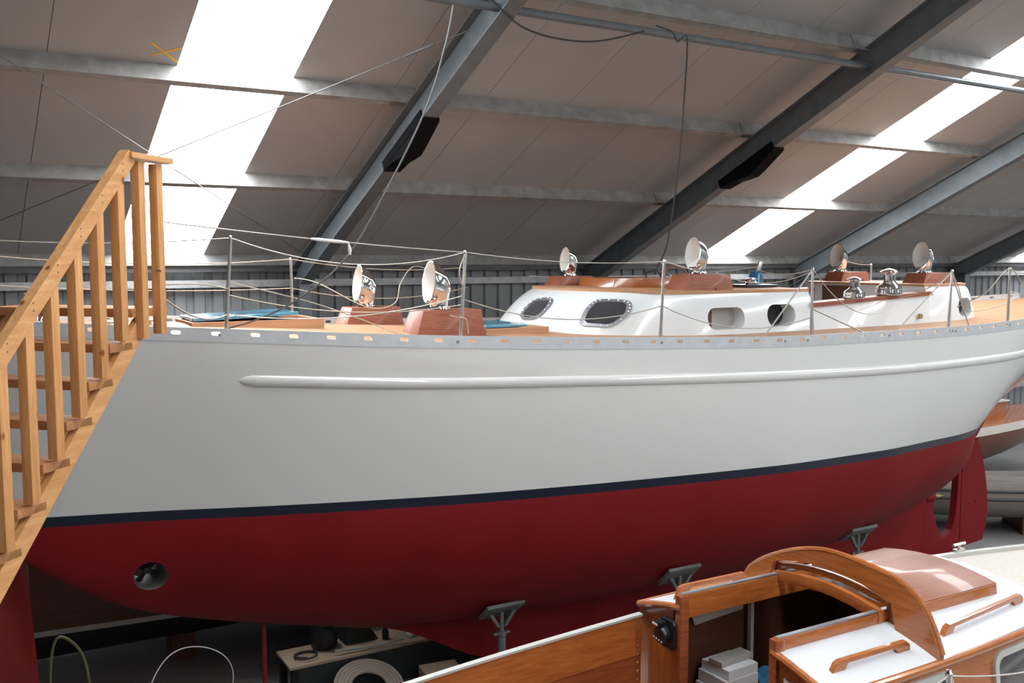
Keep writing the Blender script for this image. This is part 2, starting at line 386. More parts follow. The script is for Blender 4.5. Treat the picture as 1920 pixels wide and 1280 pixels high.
f_zk = tab((3.3, .62), (3.8, .45), (4.22, .23), (4.66, .02), (5.2, -.06), (9, -.08), (11.8, -.08), (11.95, .2), (12.05, 1.15))
f_tk = tab((-1.25, .012), (2.5, .03), (3.5, .06), (4.6, .14), (6, .19), (8.5, .19), (10.5, .12), (11.9, .06), (14.9, .05))
f_q = tab((-1.25, 1.02), (1, 1.06), (4, 1.35), (7, 1.75), (10, 1.8), (12, 1.7), (13, 1.6), (14.9, 1.7))
f_a = tab((-1.25, 1.5), (1.5, 1.45), (4, 1.20), (7, 1.02), (10, 1.12), (12, 1.35), (14.9, 1.4))
ZW, ZT = 2.0, 2.092
def side(L, z):
    """half breadth of the topsides at height z"""
    zb = f_zb(L); bd = f_bd(L)
    if zb > ZW:
        y0 = f_tk(L); z0 = zb
    else: y0 = f_bw(L); z0 = ZW
    h = max(0., min(1., (z - z0) / max(1e-4, f_zs(L) - z0)))
    return max(f_tk(L), y0 + (bd - y0) * (1 - (1 - h) ** f_q(L)))
def under(L, phi):
    bw = f_bw(L) if f_zb(L) < ZW else 0.; tk = f_tk(L); zb = min(f_zb(L), ZW); bw = max(bw, tk)
    return tk + (bw - tk) * math.cos(phi) ** f_a(L), ZW - (ZW - zb) * math.sin(phi)
TX, TZ, TR = 1.34, 1.50, .135     # bow thruster tunnel
sts = sorted(set([round(-1.25 + .05 * k, 3) for k in range(0, 12)] + [round(-.6 + .06 * k, 3) for k in range(0, 27)] + [round(1.02 + .03 * k, 3) for k in range(0, 24)] + [round(1.8 + .15 * k, 3) for k in range(0, 64)] + [11.4, 11.5, 11.6, 11.7, 11.8, 11.85, 11.9, 11.95, 12.0, 12.05, 12.1] + [round(12.2 + .08 * k, 3) for k in range(0, 34)] + [14.9]))
def hull_part(name, rowfun, nrow, mat, hole=False):
    b = MB()
    for sg in (-1, 1):
        V = []; F = []; idx = {}
        for i, L in enumerate(sts):
            for j in range(nrow + 1):
                y, z = rowfun(L, j / nrow); V.append([L, sg * y, z])
        n = nrow + 1; dead = set()
        quads = [(i * n + j, (i + 1) * n + j, (i + 1) * n + j + 1, i * n + j + 1) for i in range(len(sts) - 1) for j in range(nrow)]
        if hole:
            keep = []
            cen = lambda q: (sum(V[k][0] for k in q) / 4 - TX, sum(V[k][2] for k in q) / 4 - TZ)
            rem = []
            for q in quads:
                cx, cz = cen(q)
                (rem if cx * cx + cz * cz < TR * TR else keep).append(q)
            quads = keep
            bd_ = set(k for q in rem for k in q) & set(k for q in keep for k in q)
            for k in bd_:
                dx, dz = V[k][0] - TX, V[k][2] - TZ; r_ = math.hypot(dx, dz)
                V[k][0] = TX + dx * TR / r_; V[k][2] = TZ + dz * TR / r_
                # back on the surface
                L = V[k][0]; lo, hi = 0., math.pi / 2
                for _ in range(30):
                    mid = (lo + hi) / 2
                    if under(L, mid)[1] > V[k][2]: lo = mid
                    else: hi = mid
                V[k][1] = sg * under(L, lo)[0]
        b.add(V, [q for q in quads if len(set(tuple(round(c, 5) for c in V[k]) for k in q)) >= 3])
    return b.build(name, mat, yacht, smooth=60)
def r_top(L, t):
    z0 = max(ZT, f_zb(L)); z = f_zs(L) + (z0 - f_zs(L)) * t; return side(L, z), z
def r_stripe(L, t):
    z1 = max(ZT, f_zb(L)); z0 = max(ZW, f_zb(L)); z = z1 + (z0 - z1) * t; return side(L, z), z
def r_bot(L, t):
    if t <= .86: return under(L, t / .86 * math.pi / 2)
    y, z = under(L, math.pi / 2); u = (t - .86) / .14
    zk = min(z, f_zk(L)) if 3.3 <= L <= 12.06 else z
    return y * (1 - .25 * u), z + (zk - z) * u
hull_part('hull_topsides', r_top, 22, 'hullwhite')
hull_part('boot_stripe', r_stripe, 2, 'boot')
hull_part('hull_bottom', r_bot, 64, 'antifoul', hole=True)
b = MB()   # keel sole
sk = [L for L in sts if 3.3 <= L <= 12.06]
for i in range(len(sk) - 1):
    p = [r_bot(L, 1.0) for L in (sk[i], sk[i + 1])]
    b.add([(sk[i], -p[0][0], p[0][1]), (sk[i + 1], -p[1][0], p[1][1]), (sk[i + 1], p[1][0], p[1][1]), (sk[i], p[0][0], p[0][1])], [(0, 1, 2, 3)])
b.build('keel_sole', 'antifoul', yacht)
b = MB()   # transom
rows = [side(14.9, f_zs(14.9) + (f_zb(14.9) - f_zs(14.9)) * t / 12) for t in range(13)]; zz = [f_zs(14.9) + (f_zb(14.9) - f_zs(14.9)) * t / 12 for t in range(13)]
b.add([(14.9, -y, z) for y, z in zip(rows, zz)] + [(14.9, y, z) for y, z in zip(rows[::-1], zz[::-1])], [tuple(range(26))])
b.build('transom', 'hullwhite', yacht, smooth=0)
# thruster tunnel + propeller
tt = MB(); ring = [(TX + TR * math.cos(2 * math.pi * k / 28), TZ + TR * math.sin(2 * math.pi * k / 28)) for k in range(28)]
def ysurf(L, z):
    lo, hi = 0., math.pi / 2
    for _ in range(30):
        mid = (lo + hi) / 2
        if under(L, mid)[1] > z: lo = mid
        else: hi = mid
    return under(L, lo)[0]
tt.loft([[(x, sg * ysurf(x, z) * f_, z) for x, z in ring] for sg, f_ in ((-1, 1), (-1, .5), (1, .5), (1, 1))], True, False)
tun = tt.build('thruster_tunnel', 'tunnelgrey', yacht, smooth=60)
pb = MB(); pb.tube([(TX, -.09, TZ), (TX, .09, TZ)], [.03, .045], 10)
for k in range(4):
    a = k * math.pi / 2 + .9; u = Vector((math.cos(a), 0, math.sin(a))); v = Vector((-math.sin(a), .8, math.cos(a))).normalized()
    c0 = Vector((TX, -.05, TZ)); pb.add([c0 + u * .03 - v * .02, c0 + u * .11 - v * .05, c0 + u * .125, c0 + u * .11 + v * .05, c0 + u * .03 + v * .02], [(0, 1, 2, 3, 4)])
pb.build('thruster_propeller', 'darkbody', tun, smooth=30)
# skeg heel with propeller aperture, rudder, shaft
sk = [(11.75, .95), (11.90, .95), (11.99, .62), (12.09, .34), (12.20, .19), (12.30, .17), (12.42, .26), (12.49, .48), (12.52, .85), (12.53, 1.36), (12.60, 1.40), (12.60, .15), (12.62, -.06), (11.75, -.06)]
b = MB(); b.prism(sk, lambda p: (p[0], -.055, p[1]), lambda p: (p[0], .055, p[1])); b.build('skeg', 'antifoul', yacht, smooth=30, bevel=.012)
rd = [(12.615, 1.41), (12.97, 1.56), (13.10, 1.30), (13.22, .95), (13.29, .60), (13.28, .30), (13.20, .0), (12.615, -.02)]
b = MB(); b.prism(catmull([(p[0], p[1], 0) for p in rd[1:7]], 6) + [Vector((12.615, -.02, 0)), Vector((12.615, 1.41, 0))],
                  lambda p: (p[0], -.05 + .035 * max(0, (p[0] - 12.75) / .55), p[1]), lambda p: (p[0], .05 - .035 * max(0, (p[0] - 12.75) / .55), p[1]))
rud = b.build('rudder', 'antifoul', yacht, smooth=30)
for (x, z) in ((12.82, .60), (12.98, .62)): MB().lathe([(.0, 0), (.016, 0), (.012, .012), (0, .016)], n=8, mat=Matrix.Rotation(R(90), 3, 'X'), c=(x, -.035, z)).build('bolt', 'antifoul', rud)
sh = MB().tube([(11.80, 0, .80), (11.86, 0, .80), (12.0, 0, .79), (12.06, 0, .79)], [.05, .085, .075, .05], 14).build('shaft_boss', 'antifoul', yacht)
MB().tube([(12.05, 0, .79), (12.2, 0, .785), (12.27, 0, .783)], [.03, .022, .008], 10).build('propeller_shaft', 'brass', sh)
MB().tube([(12.55, 0, 1.42), (12.55, 0, .3)], .03, 10).build('rudder_stock', 'antifoul', yacht)
# rubbing strake along the topsides
f_rs = tab((1.95, 3.215), (3.3, 3.145), (5.0, 3.095), (7, 3.04), (9, 3.01), (11, 3.02), (14.9, 3.2))
for sg in (-1, 1):
    rings = []
    for k in range(91):
        L = 1.955 + (14.85 - 1.955) * (k / 90) ** 1.6; f_ = min(1., math.sqrt(max(0.02, (L - 1.95) / .10)))
        c = f_rs(L); y = side(L, c); rr = .052 * f_; out = .034 * f_
        rings.append([Vector((L, sg * (side(L, c + rr * math.cos(a)) + out * math.sin(a) - .006), c + rr * math.cos(a))) for a in [math.pi * q / 8 for q in range(9)]])
    MB().loft(rings, False, False).build('rubbing_strake', 'hullwhite', yacht, smooth=50)
# deck
CAM = .07
def zd(L, y): return f_zs(L) + .022 + CAM * (1 - (y / max(.1, f_bd(L))) ** 2) * min(1, f_bd(L))
b = MB(); ds = [-1.2 + .23 * k for k in range(71)]; ds = [d for d in ds if d < 14.9] + [14.89]
rings = [[(L, f_bd(L) * .995 * t / 10, zd(L, f_bd(L) * t / 10)) for t in range(-10, 11)] for L in ds]
b.loft(rings, False, False).build('teak_deck', 'teak', yacht, smooth=60)
# perforated aluminium toe rail, cell by cell
for sg in (-1, 1):
    b = MB(); L = -1.0; cell = .292; kk = 0
    while L < 14.7:
        L2 = L + cell; hole_h, hole_w = .030, .072; zc_ = .070
        def P(t, h, th): 
            l_ = L + cell * t; y = f_bd(l_) + .004 - th; return (l_, sg * y, f_zs(l_) - .004 + h * (RAIL + .004))
        hc = .62; hh = hole_h / RAIL / 2; hw = hole_w / cell / 2
        inner = [(.5 - hw, hc - hh * .5), (.5 - hw * .7, hc - hh), (.5 + hw * .7, hc - hh), (.5 + hw, hc - hh * .5), (.5 + hw, hc + hh * .5), (.5 + hw * .7, hc + hh), (.5 - hw * .7, hc + hh), (.5 - hw, hc + hh * .5)]
        outer = [(0, 0), (.33, 0), (.67, 0), (1, 0), (1, 1), (.67, 1), (.33, 1), (0, 1)]
        v = []; 
        for th in (0., .012):
            v += [P(*p, th) for p in outer] + [P(*p, th) for p in inner]
        fs = []
        for k in range(8):
            k2 = (k + 1) % 8
            fs += [(k, k2, 8 + k2, 8 + k), (16 + k, 24 + k, 24 + k2, 16 + k2), (8 + k, 8 + k2, 24 + k2, 24 + k)]
        fs += [(7, 6, 22, 23), (6, 5, 21, 22), (5, 4, 20, 21)]
        b.add(v, fs); L = L2
    # bright cap bead
    b.build('toe_rail', 'alu', yacht, smooth=20)
for L in (1.80, 3.69, 5.66, 7.1, 7.4, 9.68, 9.74, 10.9, 8.6):
    MB().lathe([(0, 0), (.013, 0), (.012, .006), (0, .008)], n=8, mat=Matrix.Rotation(R(90), 3, 'X'), c=(L, -(f_bd(L) + .004), f_zs(L) + .055)).build('rail_bolt', 'framegrey', yacht)
# little deck pad-eyes along the edge
for L in (3.05, 4.75, 5.35, 5.95, 6.2):
    y = -(f_bd(L) - .14); z = zd(L, y)
    MB().box((L, y, z + .006), (.07, .05, .012)).lathe([(0, 0), (.02, 0), (.015, .035), (0, .04)], (L, y, z + .01), 10).build('pad_eye', 'stainless', yacht, bevel=0)

# dorade boxes with chrome cowls
def cowl_mesh():
    b = MB(); n = 22
    cen = [(0, 0), (0, .04), (0, .075), (0, .115), (.0, .15), (-.025, .198), (-.062, .230), (-.09, .246), (-.098, .248)]
    rad = [(.086, .086), (.085, .085), (.090, .092), (.100, .110), (.112, .136), (.124, .168), (.134, .186), (.138, .193), (.143, .199)]
    ang = [0, 0, 4, 16, 30, 55, 72, 82, 83]
    rings = []
    for (x, z), (rw, rv), a in zip(cen, rad, ang):
        a = R(a)
        rings.append([Vector((x + rv * math.cos(t) * math.cos(a), rw * math.sin(t), z + rv * math.cos(t) * math.sin(a))) for t in [2 * math.pi * k / n for k in range(n)]])
    # ring direction: for a tilted ring the local 'forward' axis leans up
    b.loft(rings, True, False, 0)
    inn = []
    for (x, z), (rw, rv), a in list(zip(cen, rad, ang))[::-1][:5]:
        a = R(a); rw -= .008; rv -= .008
        inn.append([Vector((x + rv * math.cos(t) * math.cos(a) - .001, rw * math.sin(t), z + rv * math.cos(t) * math.sin(a))) for t in [2 * math.pi * k / n for k in range(n)]])
    b.loft([rings[-1], inn[0]], True, False, 0)
    b.loft(inn, True, False, 1)
    b.add(inn[-1], [tuple(range(n))], 1)
    b.lathe([(.098, -.004), (.106, .004), (.104, .02), (.084, .03)], (0, 0, 0), n, 0)
    return b
cowl0 = None
def dorade(x0, x1, y, z0, z1, wy, cx, s=1.0, depth_top=None):
    global cowl0
    b = MB(); i = .055
    P = [(x0, y - wy / 2, z0), (x1, y - wy / 2, z0), (x1, y + wy / 2, z0), (x0, y + wy / 2, z0),
         (x0 + i * 1.6, y - wy / 2 + i * .5, z1), (x1 - i * .7, y - wy / 2 + i * .5, z1), (x1 - i * .7, y + wy / 2 - i * .5, z1), (x0 + i * 1.6, y + wy / 2 - i * .5, z1)]
    b.hexa(P); box = b.build('dorade_box', 'mahog', yacht, smooth=30, bevel=.006)
    if cowl0 is None:
        cowl0 = cowl_mesh().build('cowl_vent', ['chrome', 'cowlin'], box, smooth=50); c = cowl0
    else: c = inst(cowl0, 'cowl_vent', box)
    c.location = (cx, y, z1 + .003); c.scale = (s, s, s); c.parent = box
    MB().lathe([(0, 0), (.016, 0), (.016, .004), (0, .004)], n=10, mat=Matrix.Rotation(R(90), 3, 'X'), c=(x0 + .62 * (x1 - x0), y - wy / 2 + .0045, z0 + .03)).build('drain_hole', 'black', box)
    return box
dorade(3.53, 4.24, -.75, zd(3.9, -.95) - .03, 3.735, .36, 3.84)
dorade(3.42, 4.08, .75, zd(3.9, .95) - .03, 3.70, .36, 3.72, .98)

# deck hatches with blue film lids
def hatch(x0, x1, y0, y1, lab_tilt):
    z = zd((x0 + x1) / 2, min(y0, y1)) - .03
    h = MB(); t = .05; H = .09
    for (a, b_, c, d) in ((x0, x1, y0, y0 + t), (x0, x1, y1 - t, y1), (x0, x0 + t, y0 + t, y1 - t), (x1 - t, x1, y0 + t, y1 - t)):
        h.hexa([(a, c, z), (b_, c, z), (b_, d, z), (a, d, z), (a, c, z + H), (b_, c, z + H), (b_, d, z + H), (a, d, z + H)])
    ho = h.build('deck_hatch', 'teak_plain', yacht, smooth=0)
    l = MB(); tl = lab_tilt
    l.hexa([(x0 + .03, y0 + .05, z + H + .005), (x1 - .22, y0 + .05, z + H + .005 + tl), (x1 - .22, y1 - .05, z + H + .005 + tl), (x0 + .03, y1 - .05, z + H + .005),
            (x0 + .03, y0 + .05, z + H + .035), (x1 - .22, y0 + .05, z + H + .035 + tl), (x1 - .22, y1 - .05, z + H + .035 + tl), (x0 + .03, y1 - .05, z + H + .035)])
    l.build('hatch_lid', 'blueglass', ho, smooth=0, bevel=.008)
    MB().box(((x0 + x1) / 2 - .1, (y0 + y1) / 2, z + H * .5), (x1 - x0 - .3, y1 - y0 - .16, H * .9)).build('hatch_well', 'black', ho, smooth=0)
    for k in (.25, .75):
        MB().box((x0 + .05, y0 + k * (y1 - y0), z + H + .02), (.06, .05, .03)).build('hinge', 'stainless', ho, bevel=.004)
hatch(1.72, 2.88, -.36, .36, .035)
hatch(4.32, 5.02, -.78, -.06, .0)

# coachroof
def out_base():
    P = [(8.38, 1.05), (7.6, 1.08), (6.8, 1.09), (6.25, 1.06), (5.75, 1.0), (5.38, .88), (5.16, .66), (5.06, .34), (5.03, 0)]
    near = catmull([(x, -y, 0) for x, y in P], 6)
    return [(p.x, p.y) for p in near] + [(p.x, -p.y) for p in near[-2::-1]]
OB = out_base()
def cab_pt(i, h):
    """point on the coachroof: i index (may be fractional) along the outline, h 0 base .. 1 top shoulder"""
    i = max(0., min(len(OB) - 1.001, i)); k = int(i); t = i - k
    x = OB[k][0] * (1 - t) + OB[k + 1][0] * t; y = OB[k][1] * (1 - t) + OB[k + 1][1] * t
    fr = max(0., min(1., (6.5 - x) / 1.4)); fr = fr * fr * (3 - 2 * fr)
    z0 = 3.38; zt = 3.845 + .03 * fr
    # curve: rises steep then rounds over
    sh = h; rnd = h ** 3
    xx = x + fr * (.46 * h + .06 * rnd); sc = 1 - .045 * h - .05 * rnd
    yy = y * sc; hz = math.sin(min(1., h) * math.pi / 2) * .35 + h * .65
    return Vector((xx, yy, z0 + (zt - z0) * hz))
rings = [[cab_pt(i, h) for i in range(len(OB))] for h in [k / 10 for k in range(11)]]
b = MB(); b.loft(rings, True, True)
coach = b.build('coachroof', 'cabwhite', yacht, smooth=45)
def boolean_cut(obj, cutters):
    for c in cutters:
        m = obj.modifiers.new('cut', 'BOOLEAN'); m.operation = 'DIFFERENCE'; m.object = c; m.solver = 'EXACT'
    bpy.context.view_layer.update(); dg = bpy.context.evaluated_depsgraph_get()
    me = bpy.data.meshes.new_from_object(obj.evaluated_get(dg)); obj.modifiers.clear(); old = obj.data; obj.data = me
    for p in me.polygons: p.use_smooth = True
    me.set_sharp_from_angle(angle=R(40))
    for c in cutters: bpy.data.objects.remove(c)
def rounded(x0, x1, z0, z1, r, n=6):
    P = []
    for cx, cz, a0 in ((x1 - r, z1 - r, 0), (x0 + r, z1 - r, 90), (x0 + r, z0 + r, 180), (x1 - r, z0 + r, 270)):
        P += [(cx + r * math.cos(R(a0 + 90 * k / n)), cz + r * math.sin(R(a0 + 90 * k / n))) for k in range(n + 1)]
    return P
def cutter(poly, y0, y1):
    o = MB().prism(poly, lambda p: (p[0], y0, p[1]), lambda p: (p[0], y1, p[1])).build('cutter', 'cabwhite', yacht, smooth=0); return o
W3 = rounded(6.80, 7.32, 3.455, 3.685, .105); W4 = rounded(7.66, 8.10, 3.46, 3.70, .115)
boolean_cut(coach, [cutter(W3, -1.4, -.90), cutter(W4, -1.4, -.84)])
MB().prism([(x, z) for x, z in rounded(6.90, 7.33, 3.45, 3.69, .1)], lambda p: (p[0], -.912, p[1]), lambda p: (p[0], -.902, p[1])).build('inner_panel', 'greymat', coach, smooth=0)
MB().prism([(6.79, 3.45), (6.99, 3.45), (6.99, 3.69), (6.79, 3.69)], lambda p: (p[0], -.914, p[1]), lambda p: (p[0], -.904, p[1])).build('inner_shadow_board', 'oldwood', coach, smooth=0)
MB().prism(rounded(7.64, 8.12, 3.44, 3.72, .12), lambda p: (p[0], -.856, p[1]), lambda p: (p[0], -.845, p[1])).build('window_opening', 'blackplastic', coach, smooth=0)  # black plate gives the shaded interior behind the window as colour
# teak coachroof top with a brown edge
rim = [cab_pt(i, 1.0) for i in range(len(OB))]; cx_ = sum(p.x for p in rim) / len(rim)
b = MB(); ringz = []
for (grow, dz) in ((.012, -.012), (.012, .016), (-.01, .022)):
    ringz.append([Vector((p.x + (-grow if p.x < 6.6 else grow), p.y + (grow if p.y > 0 else -grow), p.z + dz)) for p in rim])
b.loft(ringz, True, True); b.build('coachroof_top', 'teak_plain', coach, smooth=30)
# front windows: riveted grey frames on the curved front
def cab_patch(poly, off): 
    out = []
    for i, h in poly:
        p = cab_pt(i, h); du = cab_pt(i + .2, h) - cab_pt(i - .2, h); dv = cab_pt(i, h + .05) - cab_pt(i, h - .05)
        nn = du.cross(dv).normalized()
        if nn.x > 0 and abs(nn.x) > abs(nn.y): nn = -nn
        elif abs(nn.y) >= abs(nn.x) and nn.y * p.y < 0: nn = -nn
        if nn.z < 0: nn = -nn
        out.append(p + nn * off)
    return out
def cab_window(poly):
    c = (sum(p[0] for p in poly) / len(poly), sum(p[1] for p in poly) / len(poly))
    sm = [(p.x, p.y) for p in catmull([(a, q, 0) for a, q in poly + poly[:1]], 4)][:-1]
    def sc(f): return [(c[0] + (a - c[0]) * f, c[1] + (q - c[1]) * f) for a, q in sm]
    b = MB(); o_ = [cab_patch(sc(f), off) for f, off in ((1.0, -.01), (1.0, .014), (.80, .016), (.78, .004))]
    b.loft(o_, True, False); fr = b.build('window_frame', 'framegrey', coach, smooth=30)
    g = MB(); 
    rings = [cab_patch(sc(f), .006) for f in (.8, .5, .2)]
    g.loft(rings, True, False); g.add(rings[-1], [tuple(range(len(sm)))]); g.build('window_glass', 'glassdark', fr, smooth=60)
    rv = MB(); pts = cab_patch(sc(.9), .017)
    for k in range(0, len(pts), 2): rv.lathe([(0, -.003), (.006, 0), (.004, .004), (0, .005)], pts[k], 6)
    ro = rv.build('rivets', 'chrome', fr); ro['kind'] = 'stuff'
cab_window([(50.0, 0.36), (50.4, 0.55), (49.0, 0.70), (44.5, 0.76), (42.8, 0.68), (42.4, 0.5), (43.5, 0.34), (46.8, 0.30)])
cab_window([(33.2, 0.32), (33.7, 0.52), (33.4, 0.68), (32.3, 0.76), (28.0, 0.77), (25.3, 0.73), (24.4, 0.6), (24.6, 0.45), (26.0, 0.29), (27.4, 0.24), (30.2, 0.25), (32.0, 0.26)])
# cabin-top fittings
b = MB(); b.hexa([(6.2, -.22, 3.84), (7.15, -.22, 3.84), (7.15, .48, 3.84), (6.2, .48, 3.84), (6.22, -.20, 3.99), (7.15, -.20, 3.985), (7.15, .46, 3.985), (6.22, .46, 3.99)])
b.build('sliding_hatch', 'varnish', yacht, bevel=.008)
b = MB(); b.hexa([(7.17, -.18, 3.84), (7.8, -.18, 3.84), (7.8, .44, 3.84), (7.17, .44, 3.84), (7.17, -.16, 3.975), (7.8, -.16, 3.97), (7.8, .42, 3.97), (7.17, .42, 3.975)])
hb = b.build('hatch_garage', 'mahog', yacht, bevel=.008)
MB().tube(catmull([(6.9, .1, 3.98), (6.9, .1, 4.04), (7.05, .1, 4.06), (7.12, .1, 3.98)], 5), .010, 6).build('hatch_handle', 'blackplastic', hb)
MB().tube(catmull([(7.25, .2, 3.98), (7.3, .2, 4.10), (7.5, .2, 4.09), (7.62, .2, 3.98)], 5), .009, 6).build('hatch_handle', 'mahog', hb)
b = MB(); b.box((8.12, -.35, 3.885), (.46, .34, .03)); vb = b.build('vent_plate', 'blackplastic', yacht, bevel=.004)
MB().lathe([(.07, .015), (.075, .03), (.05, .05), (.05, .07), (.065, .085), (.0, .095)], (8.10, -.35, 3.885), 16).build('vent_cap', 'chrome', vb)
MB().tube([(8.28, -.28, 3.9), (8.28, -.28, 4.02)], .008, 6).build('vent_pin', 'stainless', vb)
dorade(6.61, 7.30, -.75, 3.835, 4.035, .34, 6.94, .90)
dorade(5.95, 6.50, .70, 3.835, 4.0, .34, 6.24, .76)
# cockpit coamings with teak caps
def coaming(sg):
    b = MB(); ys0, ys1 = 1.06, .90
    f = lambda L: 3.66 + .045 * (L - 8.38)
    rings = []
    for k in range(9):
        L = 8.385 + (10.42 - 8.385) * k / 8; o = -.02 * (k / 8)
        rings.append([(L, sg * (ys0 + o), 3.38), (L, sg * (ys0 + o - .03), f(L)), (L, sg * (ys1 + o), f(L)), (L, sg * (ys1 + o), 3.38)])
    co = b.loft(rings, True, True).build('cockpit_coaming', 'cabwhite', yacht, smooth=0)
    b = MB(); rings = []
    for k in range(9):
        L = 8.36 + (10.46 - 8.36) * k / 8; o = -.02 * (k / 8)
        rings.append([(L, sg * (ys0 + o), f(L) - .002), (L, sg * (ys0 + o), f(L) + .045), (L, sg * (ys1 + o - .05), f(L) + .045), (L, sg * (ys1 + o - .05), f(L) - .002)])
    b.loft(rings, True, True).build('coaming_cap', 'mahog', co, smooth=0)
coaming(-1); coaming(1)
# aft cabin
def out_aft():
    P = [(10.43, 1.02), (10.8, 1.03), (11.2, 1.0), (11.55, .88), (11.78, .60), (11.86, .28), (11.88, 0)]
    near = catmull([(x, -y, 0) for x, y in P], 5)
    return [(p.x, p.y) for p in near] + [(p.x, -p.y) for p in near[-2::-1]]
OA = out_aft()
def aft_pt(k, h):
    x, y = OA[k]; fr = max(0., (x - 10.9) / 1.0); r_ = h ** 3
    return Vector((x - fr * (.14 * h + .10 * r_), y * (1 - .04 * h - .05 * r_), 3.40 + .47 * (math.sin(h * math.pi / 2) * .4 + .6 * h)))
b = MB(); b.loft([[aft_pt(k, h / 8) for k in range(len(OA))] for h in range(9)], True, True)
aft = b.build('aft_cabin', 'cabwhite', yacht, smooth=45)
boolean_cut(aft, [cutter(rounded(11.02, 11.36, 3.47, 3.70, .10), -1.4, -.80)])
MB().prism(rounded(11.0, 11.38, 3.45, 3.72, .11), lambda p: (p[0], -.815, p[1]), lambda p: (p[0], -.803, p[1])).build('port_opening', 'glassdark', aft, smooth=0)
rim = [aft_pt(k, 1.0) for k in range(len(OA))]; b = MB(); rr_ = []
for g_, dz in ((.014, -.012), (.014, .014), (-.008, .02)):
    rr_.append([Vector((p.x + (g_ if p.x > 11 else -g_), p.y + (g_ if p.y > 0 else -g_), p.z + dz)) for p in rim])
b.loft(rr_, True, True).build('aft_cabin_top', 'teak_plain', aft, smooth=30)
MB().box((10.415, .42, 3.66), (.02, .50, .36)).build('companionway_door', 'oldwood', aft, smooth=0)  # dark board stands in for the shade of the open companionway
dorade(10.50, 11.15, -.70, 3.86, 4.02, .34, 10.74, .90)
dorade(10.52, 11.12, .62, 3.86, 4.02, .34, 10.70, .88)
# winches
def winch(x, y, z, s):
    prof = [(.0, 0), (.15, 0), (.155, .02), (.15, .045), (.150, .09), (.135, .115), (.085, .15), (.072, .17), (.070, .25), (.078, .262), (.10, .27), (.115, .285), (.10, .30), (.055, .315), (.03, .325), (0, .327)]
    wo = MB().lathe([(r_ * s, h * s) for r_, h in prof], (x, y, z), 24).build('winch', 'chrome', yacht, smooth=30)
    rb_ = MB()
    for k in range(16):
        a = 2 * math.pi * k / 16
        rb_.tube([(x + .149 * s * math.cos(a), y + .149 * s * math.sin(a), z + .03 * s), (x + .147 * s * math.cos(a), y + .147 * s * math.sin(a), z + .10 * s)], .009 * s, 5)
    for k in range(8):
        a = 2 * math.pi * k / 8
        rb_.tube([(x + .10 * s * math.cos(a), y + .10 * s * math.sin(a), z + .28 * s), (x + .118 * s * math.cos(a), y + .118 * s * math.sin(a), z + .275 * s)], .016 * s, 5)
    g = rb_.build('winch_ribs', 'chrome', wo, smooth=40); g['kind'] = 'stuff'
winch(9.13, -.97, 3.735, .78); winch(9.74, -.97, 3.765, .98)
# wrapped steering pedestal in the cockpit
pd_ = MB().lathe([(0, 0), (.13, 0), (.14, .1), (.11, .22), (.12, .34), (.085, .45), (.09, .55), (.05, .60), (0, .61)], (8.72, .22, 3.44), 14).build('wrapped_pedestal', 'bluecloth', yacht, smooth=60)
MB().tube([(8.72, .22, 4.0), (8.78, .20, 4.16)], [.035, .03], 10).build('pedestal_tube', 'chrome', pd_)
b = MB(); b.box((9.25, .30, 3.70), (.62, .42, .03)); b.box((9.25, .30, 3.56), (.06, .06, .26)); b.build('cockpit_table', 'teak_plain', yacht, bevel=.005)
# capstan at the bow, fairleads and cleats
MB().lathe([(0, 0), (.13, 0), (.13, .05), (.12, .07), (.065, .11), (.055, .19), (.07, .215), (.085, .235), (.06, .25), (.03, .27), (0, .275)], (.56, .05, zd(.5, 0)), 22).build('capstan', 'chrome', yacht)
for L, y in ((1.02, -.52), (1.35, -.40), (1.3, .55)):
    z = zd(L, y); MB().box((L, y, z + .012), (.10, .06, .024)).tube([(L - .11, y, z + .055), (L, y, z + .065), (L + .11, y, z + .055)], .016, 8).tube([(L - .03, y, z + .02), (L - .03, y, z + .06)], .014, 6).tube([(L + .03, y, z + .02), (L + .03, y, z + .06)], .014, 6).build('mooring_cleat', 'stainless', yacht)
MB().tube([(3.05, .55, zd(3.05, .55)), (3.05, .55, zd(3.05, .55) + .03)], .05, 14).build('deck_filler', 'stainless', yacht)
MB().box((10.2, -1.06, 3.50), (.05, .012, .06)).lathe([(.03, 0), (.03, .01), (0, .012)], (10.2, -1.075, 3.50), 10, mat=Matrix.Rotation(R(90), 3, 'X')).build('socket_cover', 'brass', yacht)
# stanchions
STZ = .70
stn = {}
def stanchion(L, sg, h=STZ, lean=.0, slant=.0):
    y = sg * (f_bd(L) - .05); z0 = f_zr(L) - .06; z1 = f_zr(L) + h
    top = Vector((L + slant, y + sg * lean, z1))
    o = MB().tube([(L, y, z0), (L, y, z0 + .05)], .026, 10).tube([(L, y, z0 + .04), tuple(top)], [.0165, .0125], 10).build('stanchion', 'stainless', yacht)
    MB().lathe([(0, -.012), (.015, -.010), (.018, .002), (.012, .016), (0, .02)], tuple(top), 10).build('stanchion_cap', 'chrome', o)
    return top, Vector((L, y, z0))
for k, (L, h, lean, sl_) in enumerate(((1.86, .72, .02, .05), (3.74, .71, .02, .04), (5.68, .70, .02, .02), (7.50, .66, .0, .0), (9.68, .62, .0, .03), (10.95, .62, .0, .0), (12.6, .62, 0, 0))):
    stn[k] = stanchion(L, -1, h, lean, sl_)
fs1 = stanchion(3.08, 1, .62); fs2 = stanchion(12.3, 1, .6)
def mid(k, f): return stn[k][1].lerp(stn[k][0], f)
def line(pts, mat='wire', r=.0055, name='lifeline'):
    return MB().tube(pts, r, 6).build(name, mat, yacht, smooth=60)
